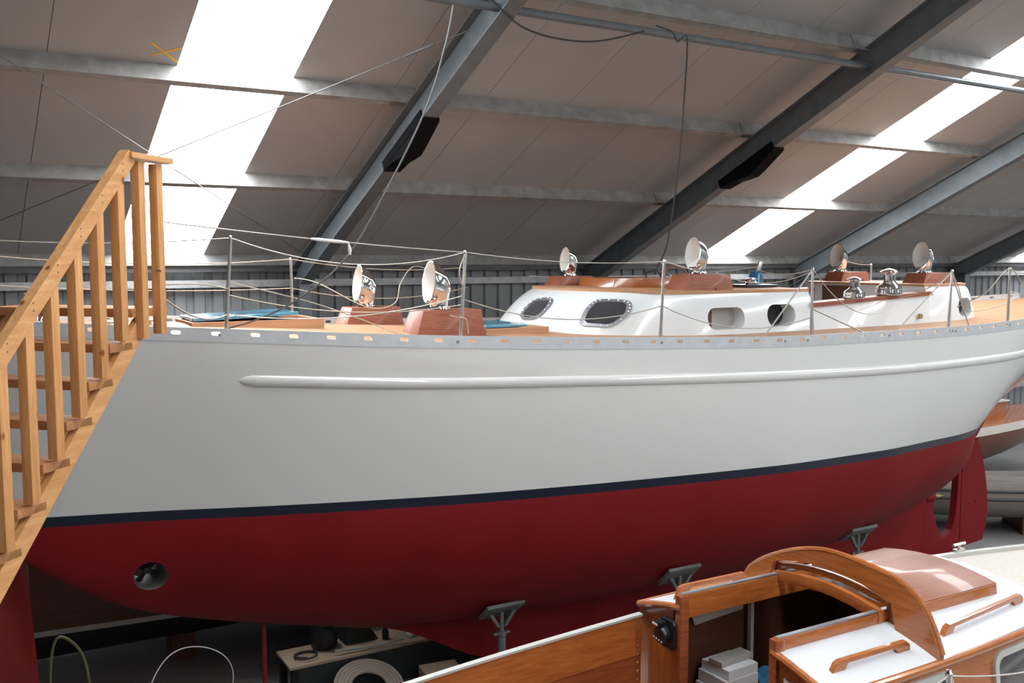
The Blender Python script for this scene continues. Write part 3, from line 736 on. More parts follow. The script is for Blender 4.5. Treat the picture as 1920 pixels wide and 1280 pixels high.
def tie(z):          # point on the last baluster of the boarding stairs, in the yacht's frame
    a = math.atan((1445 - 960) / 1805.); lx, ly = -3.58 + .05, 5.085
    wx, wy = lx * math.cos(a) + ly * math.sin(a), -lx * math.sin(a) + ly * math.cos(a)
    dx, dy = wx - yacht.location.x, wy - yacht.location.y; c, q = math.cos(YA), math.sin(YA)
    return Vector((c * dx + q * dy, -q * dx + c * dy, z - .3))
bow_top = Vector((-.6, -.3, 4.42)); bow_mid = Vector((-.6, -.3, 4.12)); bow_far = Vector((-.5, .4, 4.45))
line(sag(bow_top, stn[0][0], .07) [:-1] + sag(stn[0][0], stn[1][0], .155))
line(sag(stn[1][0], stn[2][0], .045))
line(sag(tie(4.72), stn[1][0], .015))
wk = MB(); sp_ = sag(tie(4.72), stn[1][0], .015, 40)
wk.tube(sp_[16:22], [.007, .013, .012, .013, .012, .007], 8).tube([sp_[21], sp_[21] + Vector((.01, 0, -.05)), sp_[21] + Vector((.01, 0, -.09))], [.005, .016, .010], 8)
wk.build('whipped_splice', 'cowlin', yacht)
line(sag(stn[2][0], Vector((7.0, -.80, 4.04)), .0))
line(sag(Vector((7.0, -.95, 4.06)), stn[3][0] + Vector((0, 0, -.02)), .12))
line(sag(mid(1, .48), mid(2, .46), .15)); line(sag(mid(2, .46), mid(3, .33), .16))
line(sag(mid(0, .42), mid(1, .42), .10), 'rope'); line(sag(tie(4.345), mid(0, .48), -.02), 'rope')
line(sag(mid(0, .22), mid(1, .52), .10) , 'wire'); line(sag(tie(4.25), mid(0, .22), .07), 'rope')
line(sag(Vector((-.5, .4, 4.32)), fs1[0], .10) + sag(fs1[0], Vector((5.4, 1.72, 4.10)), .07)[1:], 'rope')
line(sag(Vector((-.5, .4, 4.05)), fs1[1].lerp(fs1[0], .55), .06) + sag(fs1[1].lerp(fs1[0], .55), Vector((5.4, 1.72, 3.85)), .12)[1:], 'rope')
line(catmull([fs1[0] + Vector((.03, 0, -.2)), (3.25, .9, 3.95), (3.55, .3, 3.72), (3.85, .3, 3.75), (4.05, .6, 3.95), (4.4, 1.0, 4.12), (4.8, 1.2, 4.0)], 6), 'rope')
line(catmull([mid(0, .55), (2.5, -1.1, 3.85), (3.0, -1.0, 3.68), (3.3, -1.0, 3.56), (3.5, -1.0, 3.52)], 6), 'rope')
t_ = stn[1][0]; line(catmull([t_ + Vector((-.02, -.01, -.04)), t_ + Vector((-.07, -.02, -.16)), t_ + Vector((-.04, -.02, -.28)), t_ + Vector((-.02, -.02, -.16))], 6), 'rope')
p_ = mid(1, .28); line(catmull([p_ + Vector((-.12, 0, .02)), p_ + Vector((-.05, -.02, 0)), p_ + Vector((.03, -.02, -.02)), p_ + Vector((.05, -.02, -.14))], 5), 'rope')
for k, (dx0, dx1) in ((3, (-.62, .80)), (4, (-.9, .42))):
    for dx, f in ((dx0, 1), (dx1, .96 if k == 4 else .45)):
        e_ = Vector((stn[k][1].x + dx, -(f_bd(stn[k][1].x + dx) - .06), f_zr(stn[k][1].x + dx) - .02)); line([mid(k, f), e_], 'wire', .008)
line(sag(stn[3][0], Vector((9.75, -1.15, 3.72)), .30), 'wire'); line(sag(Vector((9.75, -1.1, 3.74)), stn[4][0], .06), 'wire')
line(catmull([stn[4][0], (10.0, -1.7, 3.9), (10.35, -1.6, 3.60), (11.0, -1.55, 3.62), (11.5, -1.5, 3.75), mid(5, .6)], 6), 'wire')
line(catmull([(10.5, -1.35, 3.62), stn[5][0] + Vector((-.45, .0, -.28)), stn[5][0], stn[5][0] + Vector((.35, 0, -.3)), stn[5][0] + Vector((.55, 0, -.55))], 6), 'rope')
line(sag(stn[5][0], stn[6][0], .1), 'wire')
line(sag(Vector((8.78, .2, 4.1)), Vector((5.8, .9, 4.0)), .06), 'wire'); line(sag(stn[3][0], Vector((8.78, .2, 4.05)), .05), 'rope')
line(sag(Vector((10.7, .62, 4.2)), fs2[0], .03), 'wire')
# the lead that hangs from the roof beam down to the foredeck
tag(MB().tube(catmull([(-.47, 7.9, 6.52), (-.53, 7.9, 6.23), (-.69, 7.9, 5.72), (-.99, 7.85, 5.1), (-1.33, 7.8, 4.52), (-1.72, 7.78, 4.18), (-2.1, 7.85, 4.00), (-2.4, 7.95, 3.915)], 8), .008, 6).build('hanging_lead', 'cablegrey'), 'grey cable hanging from the roof beam down to the foredeck', 'cable')

# ------------------------------------------------------------------ jack stands and prop
def y2w(L, y, z): 
    c, s = math.cos(YA), math.sin(YA); return Vector((yacht.location.x + c * L - s * y, yacht.location.y + s * L + c * y, z + .3))
def hull_z(L, y):
    lo, hi = 0., math.pi / 2
    for _ in range(30):
        m_ = (lo + hi) / 2
        if under(L, m_)[0] > y: lo = m_
        else: hi = m_
    return under(L, lo)[1]
def stand(L, y, lab):
    z = hull_z(L, y) + .3; p = y2w(L, -y, 0); t = empty('jack_stand', (p.x, p.y, 0), YA)
    tag(t, lab, 'jack stand', 'jack stands under the white yacht')
    sl = (hull_z(L, y + .06) - hull_z(L, y - .06)) / .12; ang = math.atan(sl)
    mt = Matrix.Rotation(-ang, 3, 'X')
    MB().box((0, 0, z - .035), (.42, .26, .035), mat=mt).build('pad', 'standgrey', t, bevel=.004)
    b = MB()
    for sx in (-1, 1): b.hexa([(sx * .02, -.02, z - .20), (sx * .05, -.02, z - .20), (sx * .05, .02, z - .20), (sx * .02, .02, z - .20), (sx * .11, -.03, z - .055), (sx * .15, -.03, z - .055), (sx * .15, .03, z - .055), (sx * .11, .03, z - .055)])
    b.build('swivel_bracket', 'standgrey', t, smooth=0)
    MB().tube([(0, 0, z - .45), (0, 0, z - .05)], .022, 10).build('screw', 'standgrey', t)
    MB().tube([(-.09, 0, z - .27), (.09, 0, z - .27)], .014, 8).lathe([(.05, -.02), (.05, .02)], (0, 0, z - .27), 10).build('screw_nut', 'standgrey', t)
    MB().tube([(0, 0, 0.02), (0, 0, z - .3)], .042, 12).build('post', 'standgrey', t)
    for k in range(3):
        a = k * 2 * math.pi / 3 + .4; MB().tube([(0, 0, z * .45), (.35 * math.cos(a), .35 * math.sin(a), .02)], .02, 8).build('leg', 'standgrey', t)
    MB().box((0, 0, .01), (.16, .16, .02)).build('foot_plate', 'standgrey', t)
stand(4.50, .75, 'grey steel jack stand under the forward bilge of the white yacht')
stand(6.38, 1.18, 'dark jack stand under the middle of the red hull behind the grab rail')
stand(9.05, 1.20, 'dark jack stand beside the keel near the stern of the red hull')
p = y2w(2.36, -.02, 0); zz_ = f_zb(2.36) + .3
tag(MB().tube([(p.x, p.y, 0.0), (p.x, p.y, zz_ - .01)], .022, 10).lathe([(.07, 0), (.07, .012), (.0, .013)], (p.x, p.y, 0), 12).build('prop_pole', 'redpaint'), 'thin red steel prop pole under the bow of the white yacht', 'prop pole')
for L in (5.6, 7.6, 9.6, 11.4):
    p = y2w(L, 0, 0); tag(MB().box((p.x, p.y, .105), (.35, .6, .21), YA).build('keel_block', 'carton', smooth=0, bevel=.01), {5.6: 'foremost', 7.6: 'second', 9.6: 'third', 11.4: 'rearmost'}[L] + ' timber block under the keel of the white yacht', 'timber block', 'keel blocks')

# ------------------------------------------------------------------ wooden boarding stairs
SA = math.atan((1445 - 960) / 1805.)
st = empty('boarding_stairs', (0, 0, 0), -SA)       # local y: up the stairs and away from the camera; local x: to the right
tag(st, 'raw pine boarding stairs with a baluster handrail leading up to the bow', 'stairs')
SX = -3.58; SW = 1.0; RISE, RUN = .19, .183
def tread_s(k): return 4.93 - RUN * k, 3.91 + .3 - RISE * k      # front-edge position of tread k counted from the top
NT = 21
for k in range(NT + 1):
    s, z = tread_s(k)
    if k == 0: MB().box((SX - SW / 2, s + .06, z - .025), (SW, .34, .05)).build('platform_board', 'pine_x', st, bevel=.004)
    else: MB().box((SX - SW / 2, s - .03, z - .025), (SW, .20, .05)).build('tread', 'pine_x', st, bevel=.004)
    if k and k < 12: MB().box((SX - .075, s - .06, z - .095), (.05, .10, .09)).build('tread_cleat', 'pine_v', st, bevel=.003)
# stringers
def stringer(x0, x1):
    s0, z0 = 4.90, 3.74 + .3; dz = RISE / RUN
    top = [(s0 + .13, z0 + .14), (s0 + .13, z0 + .26), (s0 - .10, z0 + .26)]
    s1 = s0 - z0 / dz
    poly = [(s0 + .02, z0)] + [(s0 + .06, z0 + .06)] + [(s0 + .06, z0 + .15), (s0 - .03, z0 + .098)] + [(s1 - .125, 0.02), (s1 + .02, 0.02)]
    return MB().prism(poly, lambda p: (x0, p[0], p[1]), lambda p: (x1, p[0], p[1])).build('stringer', 'pine_h', st, smooth=0, bevel=.003)
stringer(SX - .045, SX); stringer(SX - SW, SX - SW + .045)
# balusters on the outer face
PT = .058; bx_ = SX + PT / 2 - .01
def rail_z(s): return 4.72 + .3 - max(0., (4.72 - s)) * (RISE / RUN) - .005
posts = [(5.055, 3.76 + .3 - .01), (4.885, 3.735 + .3)] + [(4.695 - RUN * k, 3.735 + .3 - RISE * (k) + .0) for k in range(0, 19)]
for k, (s, zb) in enumerate(posts):
    zt = 4.76 + .3 if s > 4.70 else rail_z(s) - .01
    if zb < .02: zb = .02
    if zt - zb < .3: continue
    MB().box((bx_, s, (zb + zt) / 2), (PT, PT, zt - zb)).build('baluster', 'pine_v', st, bevel=.004)
# sloping and level hand rails
s_hi, s_lo = 4.72, 4.72 - 18.3 * RUN
d = Vector((0, RUN, RISE)).normalized(); nn_ = Vector((0, -RISE, RUN)).normalized()
def railbox(p0, p1, up, wx, t, name):
    up = up * t / 2; x = Vector((wx / 2, 0, 0))
    P = [p0 - x - up, p0 + x - up, p1 + x - up, p1 - x - up, p0 - x + up, p0 + x + up, p1 + x + up, p1 - x + up]
    return MB().hexa(P).build(name, 'pine_h', st, smooth=0, bevel=.004)
zl = lambda q: 4.775 + .3 - (4.735 - q) * RISE / RUN          # upper edge of the sloping rail
p1 = Vector((bx_, s_hi + .055, zl(s_hi + .055))) - nn_ * .027; p0 = Vector((bx_, s_lo, zl(s_lo))) - nn_ * .027
hr = railbox(p0, p1, nn_, .066, .054, 'hand_rail')
railbox(p0 - nn_ * .043, p1 - nn_ * .043 - d * .01, nn_, .060, .030, 'rail_strip')
railbox(Vector((bx_, s_hi + .055, 4.787 + .3)), Vector((bx_, 5.17, 4.787 + .3)), Vector((0, 0, 1)), .10, .035, 'landing_rail')
for k in range(8):
    q = p1 - d * (.12 + .26 * k) + Vector((.033, 0, 0))
    for dx in (-.014, .014): MB().lathe([(.0, -.002), (.005, 0), (.0, .002)], tuple(q + nn_ * dx + d * dx), 8, mat=Matrix.Rotation(R(90), 3, 'Y')).build('screw_head', 'cable', hr)
MB().tube([(SX + PT - .012, 4.885 + .15, 4.42), (SX + PT - .006, 5.03, 4.43), (SX + .03, 5.01, 4.43)], .004, 5).build('wire_tie', 'cable', st)
MB().hexa([(SX - .66, 4.90, 3.85), (SX - .61, 4.90, 3.85), (SX - .61, 4.95, 3.78), (SX - .66, 4.95, 3.78), (SX - .66, 4.90, 4.17), (SX - .61, 4.90, 4.17), (SX - .61, 4.95, 4.17), (SX - .66, 4.95, 4.17)]).build('support_block', 'oldwood', st, smooth=0)  # added dark post, standing in for an unidentified one beyond the stairs

# ------------------------------------------------------------------ varnished cabin boat in the foreground (local x: stern to bow)
B2 = -3.66
cb = empty('cabin_boat', (B2 * math.sin(YA), -B2 * math.cos(YA), .3), YA)
tag(cb, 'small varnished wooden cabin boat with white cabin top and sliding hatch', 'boat')
hw = tab((3.38, .70), (3.8, .71), (4.3, .70), (5.0, .66), (5.33, .62))
def zt(y): return 2.325 - .115 * (y / .7) ** 2
X0, X1 = 3.40, 5.33
def top_strip(ya, yb, x0, x1, n=8, m=10):
    rings = []
    for i in range(m + 1):
        x = x0 + (x1 - x0) * i / m
        a = ya if ya is not None else -hw(x); b2 = yb if yb is not None else hw(x)
        rings.append([(x, a + (b2 - a) * k / n, zt(a + (b2 - a) * k / n)) for k in range(n + 1)] + [(x, b2 - (b2 - a) * k / n, zt(b2 - (b2 - a) * k / n) - .035) for k in range(n + 1)])
    return rings
b = MB(); b.loft(top_strip(None, -.34, X0, X1), True, True); b.loft(top_strip(.34, None, X0, X1), True, True); b.loft(top_strip(-.34, .34, 4.40, X1), True, True)
b.build('cabin_top', 'whitepaint', cb, smooth=30)
# varnished edge moulding
for sg in (-1, 1):
    MB().tube([(X0 - .02 + (X1 - X0) * k / 12, sg * (hw(X0 + (X1 - X0) * k / 12) + .006), zt(.7) - .018) for k in range(13)], .022, 10).build('edge_moulding', 'varnish', cb)
b = MB(); b.tube([(X0 - .012, -.72 + .38 * k / 8, zt(-.72 + .38 * k / 8) - .014) for k in range(9)], .02, 8); b.build('aft_moulding', 'varnish', cb)
b = MB(); b.tube([(X0 - .012, .34 + .38 * k / 8, zt(.34 + .38 * k / 8) - .014) for k in range(9)], .02, 8); b.build('aft_moulding', 'varnish', cb)
# cabin sides with framed windows
def side_x(sg):
    rings = []
    for k in range(13):
        x = X0 + (X1 - X0) * k / 12; y = hw(x)
        rings.append([(x, sg * (y - .005), zt(.7) - .01), (x, sg * (y + .05), 1.70), (x, sg * (y + .02), 1.70), (x, sg * (y - .035), zt(.7) - .01)])
    so = MB().loft(rings, True, True).build('cabin_side', 'varnish', cb, smooth=30)
    for (xa, xb) in ((3.60, 4.26), (4.62, 5.18)):
        za, zb_ = 1.86, 2.145
        def sp(x, z, o): return (x, sg * (hw(x) - .005 + .055 * (2.2 - z) / .5 + o), z)
        o_ = rounded(xa, xb, za, zb_, .075); i_ = rounded(xa + .035, xb - .035, za + .035, zb_ - .035, .05)
        fb = MB().loft([[sp(x, z, d_) for x, z in pl] for pl, d_ in ((o_, -.01), (o_, .016), (i_, .016), (i_, .003))], True, False).build('window_frame', 'framelight', so, smooth=30)
        MB().prism(i_, lambda p: sp(p[0], p[1], .006), lambda p: sp(p[0], p[1], -.004)).build('window_pane', 'glassdark', fb, smooth=0)
side_x(-1); side_x(1)
b = MB(); b.prism([(-.6, 1.7), (.6, 1.7), (.6, 2.23), (0, 2.29), (-.6, 2.23)], lambda p: (X1 - .02, p[0], p[1]), lambda p: (X1 + .015, p[0], p[1])); b.build('cabin_front', 'whitepaint', cb, smooth=0)
# aft bulkhead panels
def bulk(ya, yb, name='bulkhead_panel'):
    n = 8; ys = [ya + (yb - ya) * k / n for k in range(n + 1)]
    poly = [(y, zt(y) - .02) for y in ys] + [(yb, 1.35), (ya, 1.35)]
    return MB().prism(poly, lambda p: (X0 - .005, p[0], p[1]), lambda p: (X0 + .025, p[0], p[1])).build(name, 'varnish_v', cb, smooth=0)
pn = bulk(-.70, -.37); pf = bulk(.37, .72)
for y in (-.355, .355): MB().box((X0 + .005, y, 1.84), (.06, .05, 1.02)).build('door_post', 'varnish_d', cb, bevel=.006)
for (ya, yb) in ((.40, .70), (-.68, -.40)):
    b = MB()
    n = 6; ys = [ya + (yb - ya) * k / n for k in range(n + 1)]
    b.prism([(y, zt(y) - .03) for y in ys] + [(y, zt(y) - .10) for y in ys[::-1]], lambda p: (X0 - .018, p[0], p[1]), lambda p: (X0 - .004, p[0], p[1]))
    b.build('panel_header', 'varnish_d', cb, smooth=0)
# instrument on the far panel, sign on the near panel
ins = MB().prism(rounded(.36, .49, 2.03, 2.20, .03), lambda p: (X0 - .045, p[0], p[1]), lambda p: (X0 - .004, p[0], p[1])).build('switch_box', 'blackplastic', cb, smooth=0, bevel=.008)
MB().lathe([(0, .0), (.052, 0), (.052, .03), (.044, .042), (0, .045)], n=22, mat=Matrix.Rotation(R(-90), 3, 'Y'), c=(X0 - .044, .445, 2.11)).build('selector_knob', 'blackplastic', ins)
MB().box((X0 - .075, .455, 2.175), (.05, .06, .025)).build('knob_grip', 'blackplastic', ins, bevel=.006)
MB().box((X0 - .101, .46, 2.172), (.003, .045, .012)).build('white_mark', 'paper', ins, smooth=0)
for k in range(4): MB().box((X0 - .091, .48 - .022 * k, 2.092 - .004 * k), (.002, .008, .010)).build('dial_mark', 'paper', ins, smooth=0)
sg_ = MB().prism(rounded(-.625, -.425, 2.03, 2.195, .015), lambda p: (X0 - .018, p[0], p[1] - .02 * 0), lambda p: (X0 - .005, p[0], p[1])).build('sign_plate', 'paper', cb, smooth=0, bevel=.002)
fc = bpy.data.curves.new('sign_text', 'FONT'); fc.body = 'NI'; fc.size = .075; fc.extrude = .001; fc.align_x = 'LEFT'
fo = bpy.data.objects.new('sign_text_tmp', fc); C.objects.link(fo); bpy.context.view_layer.update()
me = bpy.data.meshes.new_from_object(fo.evaluated_get(bpy.context.evaluated_depsgraph_get())); bpy.data.objects.remove(fo)
to = bpy.data.objects.new('sign_letters', me); C.objects.link(to); me.materials.clear(); me.materials.append(M['blackplastic']); to.parent = sg_
to.matrix_local = Matrix.Translation((X0 - .020, -.465, 2.095)) @ Matrix(((0, 0, -1, 0), (-1, 0, 0, 0), (0, 1, 0, 0), (0, 0, 0, 1)))
# companionway coamings with metal strips
for y in (-.355, .355):
    rl = MB().hexa([(X0 - .01, y - .018, 2.22), (4.40, y - .018, 2.22), (4.40, y + .018, 2.22), (X0 - .01, y + .018, 2.22), (X0 - .01, y - .018, 2.355), (4.40, y - .018, 2.345), (4.40, y + .018, 2.345), (X0 - .01, y + .018, 2.355)]).build('hatch_coaming', 'varnish', cb, bevel=.003)
    MB().box(((X0 + 4.4) / 2, y, 2.356), (1.0, .026, .008)).build('slide_strip', 'framegrey', rl, smooth=0)
# curved beams and the tall arched breakwater
def arch(x0, x1, prof_t, prof_b, name, mat):
    n = len(prof_t)
    rings = [[(x0, prof_t[k][0], prof_t[k][1]), (x1, prof_t[k][0], prof_t[k][1]), (x1, prof_b[k][0], prof_b[k][1]), (x0, prof_b[k][0], prof_b[k][1])] for k in range(n)]
    return MB().loft(rings, True, True).build(name, mat, cb, smooth=30, bevel=.003)
tp = catmull([(-.715, 2.235, 0), (-.66, 2.36, 0), (-.58, 2.47, 0), (-.45, 2.535, 0), (-.25, 2.565, 0), (0, 2.57, 0), (.2, 2.53, 0), (.42, 2.44, 0), (.6, 2.33, 0), (.66, 2.25, 0)], 5)
bt = [Vector((p.x, min(p.y - .012, (2.475 - .4 * p.x ** 2) if abs(p.x) < .42 else zt(p.x) - .01), 0)) for p in tp]
rings = []
for p, q in zip(tp, bt):
    lean = .0
    rings.append([(4.155, p.x, p.y), (4.185, p.x, p.y), (4.185, q.x, q.y), (4.155, q.x, q.y)])
MB().loft(rings, True, True).build('arched_breakwater', 'varnish_y', cb, smooth=30)
MB().tube([(4.17, p.x, p.y + .002) for p in tp], .017, 8).build('breakwater_cap', 'varnish_y', cb)
for x, zc, dz, mat in ((4.175, 2.447, .03, 'varnish_y'), (4.11, 2.41, .065, 'varnish_y'), (4.40, 2.36, .12, 'varnish_y')):
    pr = [(-.38 + .76 * k / 12) for k in range(13)]
    arch(x, x + .035, [(y, zc - .045 * (y / .38) ** 2) for y in pr], [(y, zc - dz - .045 * (y / .38) ** 2) for y in pr], 'hatch_beam', mat)
for y in (-.39, .39): MB().box((4.27, y, 2.34), (.16, .06, .11)).build('runner_block', 'varnish_d', cb, bevel=.005)
# sliding hatch cover
b = MB(); rings = []
for x, i in ((4.44, 0), (5.10, 0), (5.14, .03)):
    rings.append([(x, -.385 + i + (.77 - 2 * i) * k / 10, (2.395 - .045 * ((-.385 + .77 * k / 10) / .385) ** 2 - i * .6)) for k in range(11)] + [(x, .385 - i * .5, 2.25), (x, -.385 + i * .5, 2.25)])
b.loft(rings, True, True).build('sliding_hatch', 'varnish_s', cb, smooth=25, bevel=.004)
for sg in (-1, 1):
    MB().hexa([(4.43, sg * .386, 2.245), (5.10, sg * .386, 2.245), (5.10, sg * .398, 2.245), (4.43, sg * .398, 2.245), (4.43, sg * .380, 2.345), (5.09, sg * .380, 2.345), (5.09, sg * .392, 2.345), (4.43, sg * .392, 2.345)]).build('hatch_side', 'varnish', cb, smooth=0)
# grab rails
def grab(xa, xb, ya, yb, name='grab_rail', up=0.):
    d = Vector((xb - xa, yb - ya, 0)); ln = d.length; u = d.normalized(); v = Vector((-u.y, u.x, 0)) * .014
    z0 = lambda t: zt(ya + (yb - ya) * t) - .005
    prof = [(0, 0), (.09, 0), (.11, .030 + up), (ln - .11, .030 + up), (ln - .09, 0), (ln - .0, 0), (ln, .03 + up), (ln - .03, .054 + up), (.06, .054 + up), (.03, .045 + up)]
    f = lambda p, s_: Vector((xa, ya, z0(p[0] / ln) + p[1])) + u * p[0] + v * s_
    return MB().prism(prof, lambda p: f(p, -1), lambda p: f(p, 1)).build(name, 'varnish', cb, smooth=0, bevel=.004)
grab(3.52, 4.08, -.585, -.585); grab(4.36, 5.16, -.57, -.50); grab(3.47, 4.02, .50, .50, up=.028)
# cockpit: far and near coamings
def coam(sg):
    f = lambda x: 2.155 - .068 * (3.36 - x)
    xs = [1.2 + (3.36 - 1.2) * k / 16 for k in range(17)]
    yo = lambda x: sg * (.655 + .03 * math.sin((x - 1.2) / 2.16 * math.pi) - .0)
    up = lambda a, b2, o: [[(x, yo(x) - sg * .0 + sg * o, f(x) - a), (x, yo(x) + sg * (o + .022), f(x) - a), (x, yo(x) + sg * (o + .022), f(x) - b2), (x, yo(x) + sg * o, f(x) - b2)] for x in xs]
    co = MB().loft(up(.012, .24, 0), True, True).build('cockpit_coaming', 'varnish', cb, smooth=30)
    MB().loft(up(.245, .70, .006), True, True).build('lower_panel', 'varnish_d', co, smooth=30)
    MB().loft([[(x, yo(x) - sg * .008, f(x) - .012), (x, yo(x) + sg * .03, f(x) - .012), (x, yo(x) + sg * .03, f(x) + .001), (x, yo(x) - sg * .008, f(x) + .001)] for x in xs], True, True).build('coaming_cap', 'framelight', co, smooth=30)
    for k in range(9):
        MB().lathe([(0, -.002), (.006, 0), (0, .004)], n=8, mat=Matrix.Rotation(R(90) * sg, 3, 'X'), c=(3.33, yo(3.33) - sg * .003, 2.12 - .05 * k)).build('screw_head', 'brass', co)
coam(1); coam(-1)
MB().box((2.3, 0, 1.28), (2.2, 1.3, .04)).build('cockpit_sole', 'varnish_d', cb, smooth=0)
b = MB(); b.hexa([(1.3, .36, 1.3), (3.36, .36, 1.3), (3.36, .66, 1.3), (1.3, .66, 1.3), (1.3, .36, 1.62), (3.36, .36, 1.62), (3.36, .66, 1.62), (1.3, .66, 1.62)]); b.build('cockpit_seat', 'varnish_d', cb, smooth=0)
# cabin interior: lining, locker shelf
MB().box((4.20, .655, 1.74), (1.5, .012, .90)).build('cabin_lining', 'oldwood', cb, smooth=0)
MB().box((4.20, .60, 2.215), (1.5, .10, .02)).build('lining_ledge', 'oldwood', cb, smooth=0)
MB().box((4.16, .60, 1.85), (.025, .03, .52)).build('inner_post', 'greymat', cb, smooth=0)
MB().box((4.35, .0, 1.25), (1.9, 1.3, .03)).build('cabin_sole', 'oldwood', cb, smooth=0)
MB().box((4.35, .46, 1.60), (1.5, .36, .03)).build('berth_shelf', 'oldwood', cb, smooth=0)
MB().box((4.95, 0, 1.75), (.02, 1.25, .95)).build('inner_bulkhead', 'oldwood', cb, smooth=0)
MB().box((3.80, -.52, 1.75), (.7, .30, .9)).build('galley_locker', 'oldwood', cb, smooth=0)
MB().hexa([(3.74, .63, 2.02), (4.12, .63, 2.05), (4.12, .645, 2.05), (3.78, .645, 2.02), (3.70, .63, 2.10), (4.14, .63, 2.13), (4.14, .645, 2.13), (3.72, .645, 2.10)]).build('inner_window', 'framelight', cb, smooth=0)
# hull, decks
fbd = tab((.2, .62), (1.2, .90), (3, 1.04), (4.5, 1.03), (6, .93), (7.4, .66), (8.6, .25), (9.1, .03))
fzs = tab((.2, 1.72), (3, 1.66), (5, 1.78), (6.2, 1.93), (7.6, 1.93), (9.1, 2.05))
def sec(L):
    bd, zs = fbd(L), fzs(L); zb = .55 + max(0, (L - 6)) ** 2 * .10; P = []
    for k in range(15):
        t = k / 14 * math.pi / 2; P.append((L, bd * math.cos(t) ** .7 if k < 14 else 0.0, zs - (zs - zb) * math.sin(t) ** 1.25))
    return P
b = MB()
for sg in (-1, 1): b.loft([[(x, sg * y, z) for x, y, z in sec(.2 + 8.9 * k / 40)] for k in range(41)], False, False)
b.build('hull', 'cream', cb, smooth=50)
b = MB(); b.loft([[(X1 - .02 + (9.05 - X1) * k / 20, fbd(X1 + (9.05 - X1) * k / 20) * t / 6, fzs(X1 + (9.05 - X1) * k / 20) + .06 * (1 - (t / 6) ** 2) + .012) for t in range(-6, 7)] for k in range(21)], False, False)
b.build('foredeck', 'beige', cb, smooth=40)
for sg in (-1, 1):
    MB().loft([[(.25 + (X1 - .25) * k / 20, sg * .66, fzs(.25 + (X1 - .25) * k / 20) + .05), (.25 + (X1 - .25) * k / 20, sg * max(.66, fbd(.25 + (X1 - .25) * k / 20)), fzs(.25 + (X1 - .25) * k / 20) + .012)] for k in range(21)], False, False).build('side_deck', 'beige', cb, smooth=40)
    MB().loft([[(x, sg * (fbd(x) - .03), fzs(x)), (x, sg * (fbd(x) + .012), fzs(x)), (x, sg * (fbd(x) + .012), fzs(x) + .045), (x, sg * (fbd(x) - .03), fzs(x) + .045)] for x in [.25 + 8.8 * k / 40 for k in range(41)]], True, True).build('gunwale_rail', 'framelight', cb, smooth=30)
b = MB(); b.box((6.55, .86, fzs(6.55) + .055), (.10, .04, .02)); b.tube([(6.55, .86, fzs(6.55) + .05), (6.55, .86, fzs(6.55) + .10)], .012, 8); b.tube([(6.48, .86, fzs(6.55) + .10), (6.62, .86, fzs(6.55) + .10)], .012, 8); b.build('deck_cleat', 'stainless', cb)
# chrome stanchion with wires beside the cabin
z0_, zt_ = 1.72, 2.28
so = MB().tube([(3.92, -.93, z0_), (3.92, -.93, zt_)], .012, 10).lathe([(0, -.012), (.016, -.01), (.018, .004), (.01, .018), (0, .02)], (3.92, -.93, zt_), 12).build('stanchion', 'chrome', cb)
MB().tube(sag((3.92, -.93, zt_ - .01), (4.9, -.95, 2.14), .03), .004, 6).build('lifeline', 'wire', cb)
MB().tube(sag((3.92, -.93, zt_ - .01), (3.0, -.95, 2.05), .0), .004, 6).build('lifeline', 'wire', cb)
# cradle under it
for x in (2.4, 5.6):
    MB().box((x, 0, .13), (.2, 1.5, .86)).build('cradle_beam', 'oldwood', cb, smooth=0)
# loose things inside the companionway
def b2w(x, y, z): c, s = math.cos(YA), math.sin(YA); return (cb.location.x + c * x - s * y, cb.location.y + s * x + c * y, z + .3)
def place(o, x, y, z, rz=0.): o.location = b2w(x, y, z); o.rotation_euler = (0, 0, YA + rz); return o
zz = 1.616
for k, (lx, ly, h, lab) in enumerate(((.27, .24, .075, 'bottom white carton of the stack inside the companionway'), (.26, .23, .07, 'middle white carton of the stack inside the companionway'), (.24, .22, .055, 'top white carton of the stack inside the companionway'))):
    o = MB().box((0, 0, h / 2), (lx, ly, h)).box((0, 0, h + .001), (lx, .03, .002)).build('carton', 'paper', smooth=0); place(o, 3.87 + .01 * k, .49, zz, .03 * k); tag(o, lab, 'carton', 'white cartons in the companionway'); zz += h + .003
o = MB().box((0, 0, .015), (.27, .10, .03), 0).build('grey_batten', 'greymat', smooth=0, bevel=.003); place(o, 3.90, .49, zz, .1); tag(o, 'grey batten lying on top of the white cartons', 'batten')
b = MB(); n_ = 10; V = []; F = []
for i in range(n_):
    for j in range(n_):
        x = (i / (n_ - 1) - .5) * .22; y = (j / (n_ - 1) - .5) * .2; V.append((x, y, .02 + .03 * math.sin(i * 1.3 + j) * math.cos(j * .9) - max(0, -y - .02) * 1.0))
for i in range(n_ - 1):
    for j in range(n_ - 1): F.append((i * n_ + j, (i + 1) * n_ + j, (i + 1) * n_ + j + 1, i * n_ + j + 1))
o = b.add(V, F).build('blue_rag', 'bluecloth', smooth=60); place(o, 4.125, .40, 1.70); tag(o, 'crumpled blue rag beside the white cartons in the companionway', 'rag')

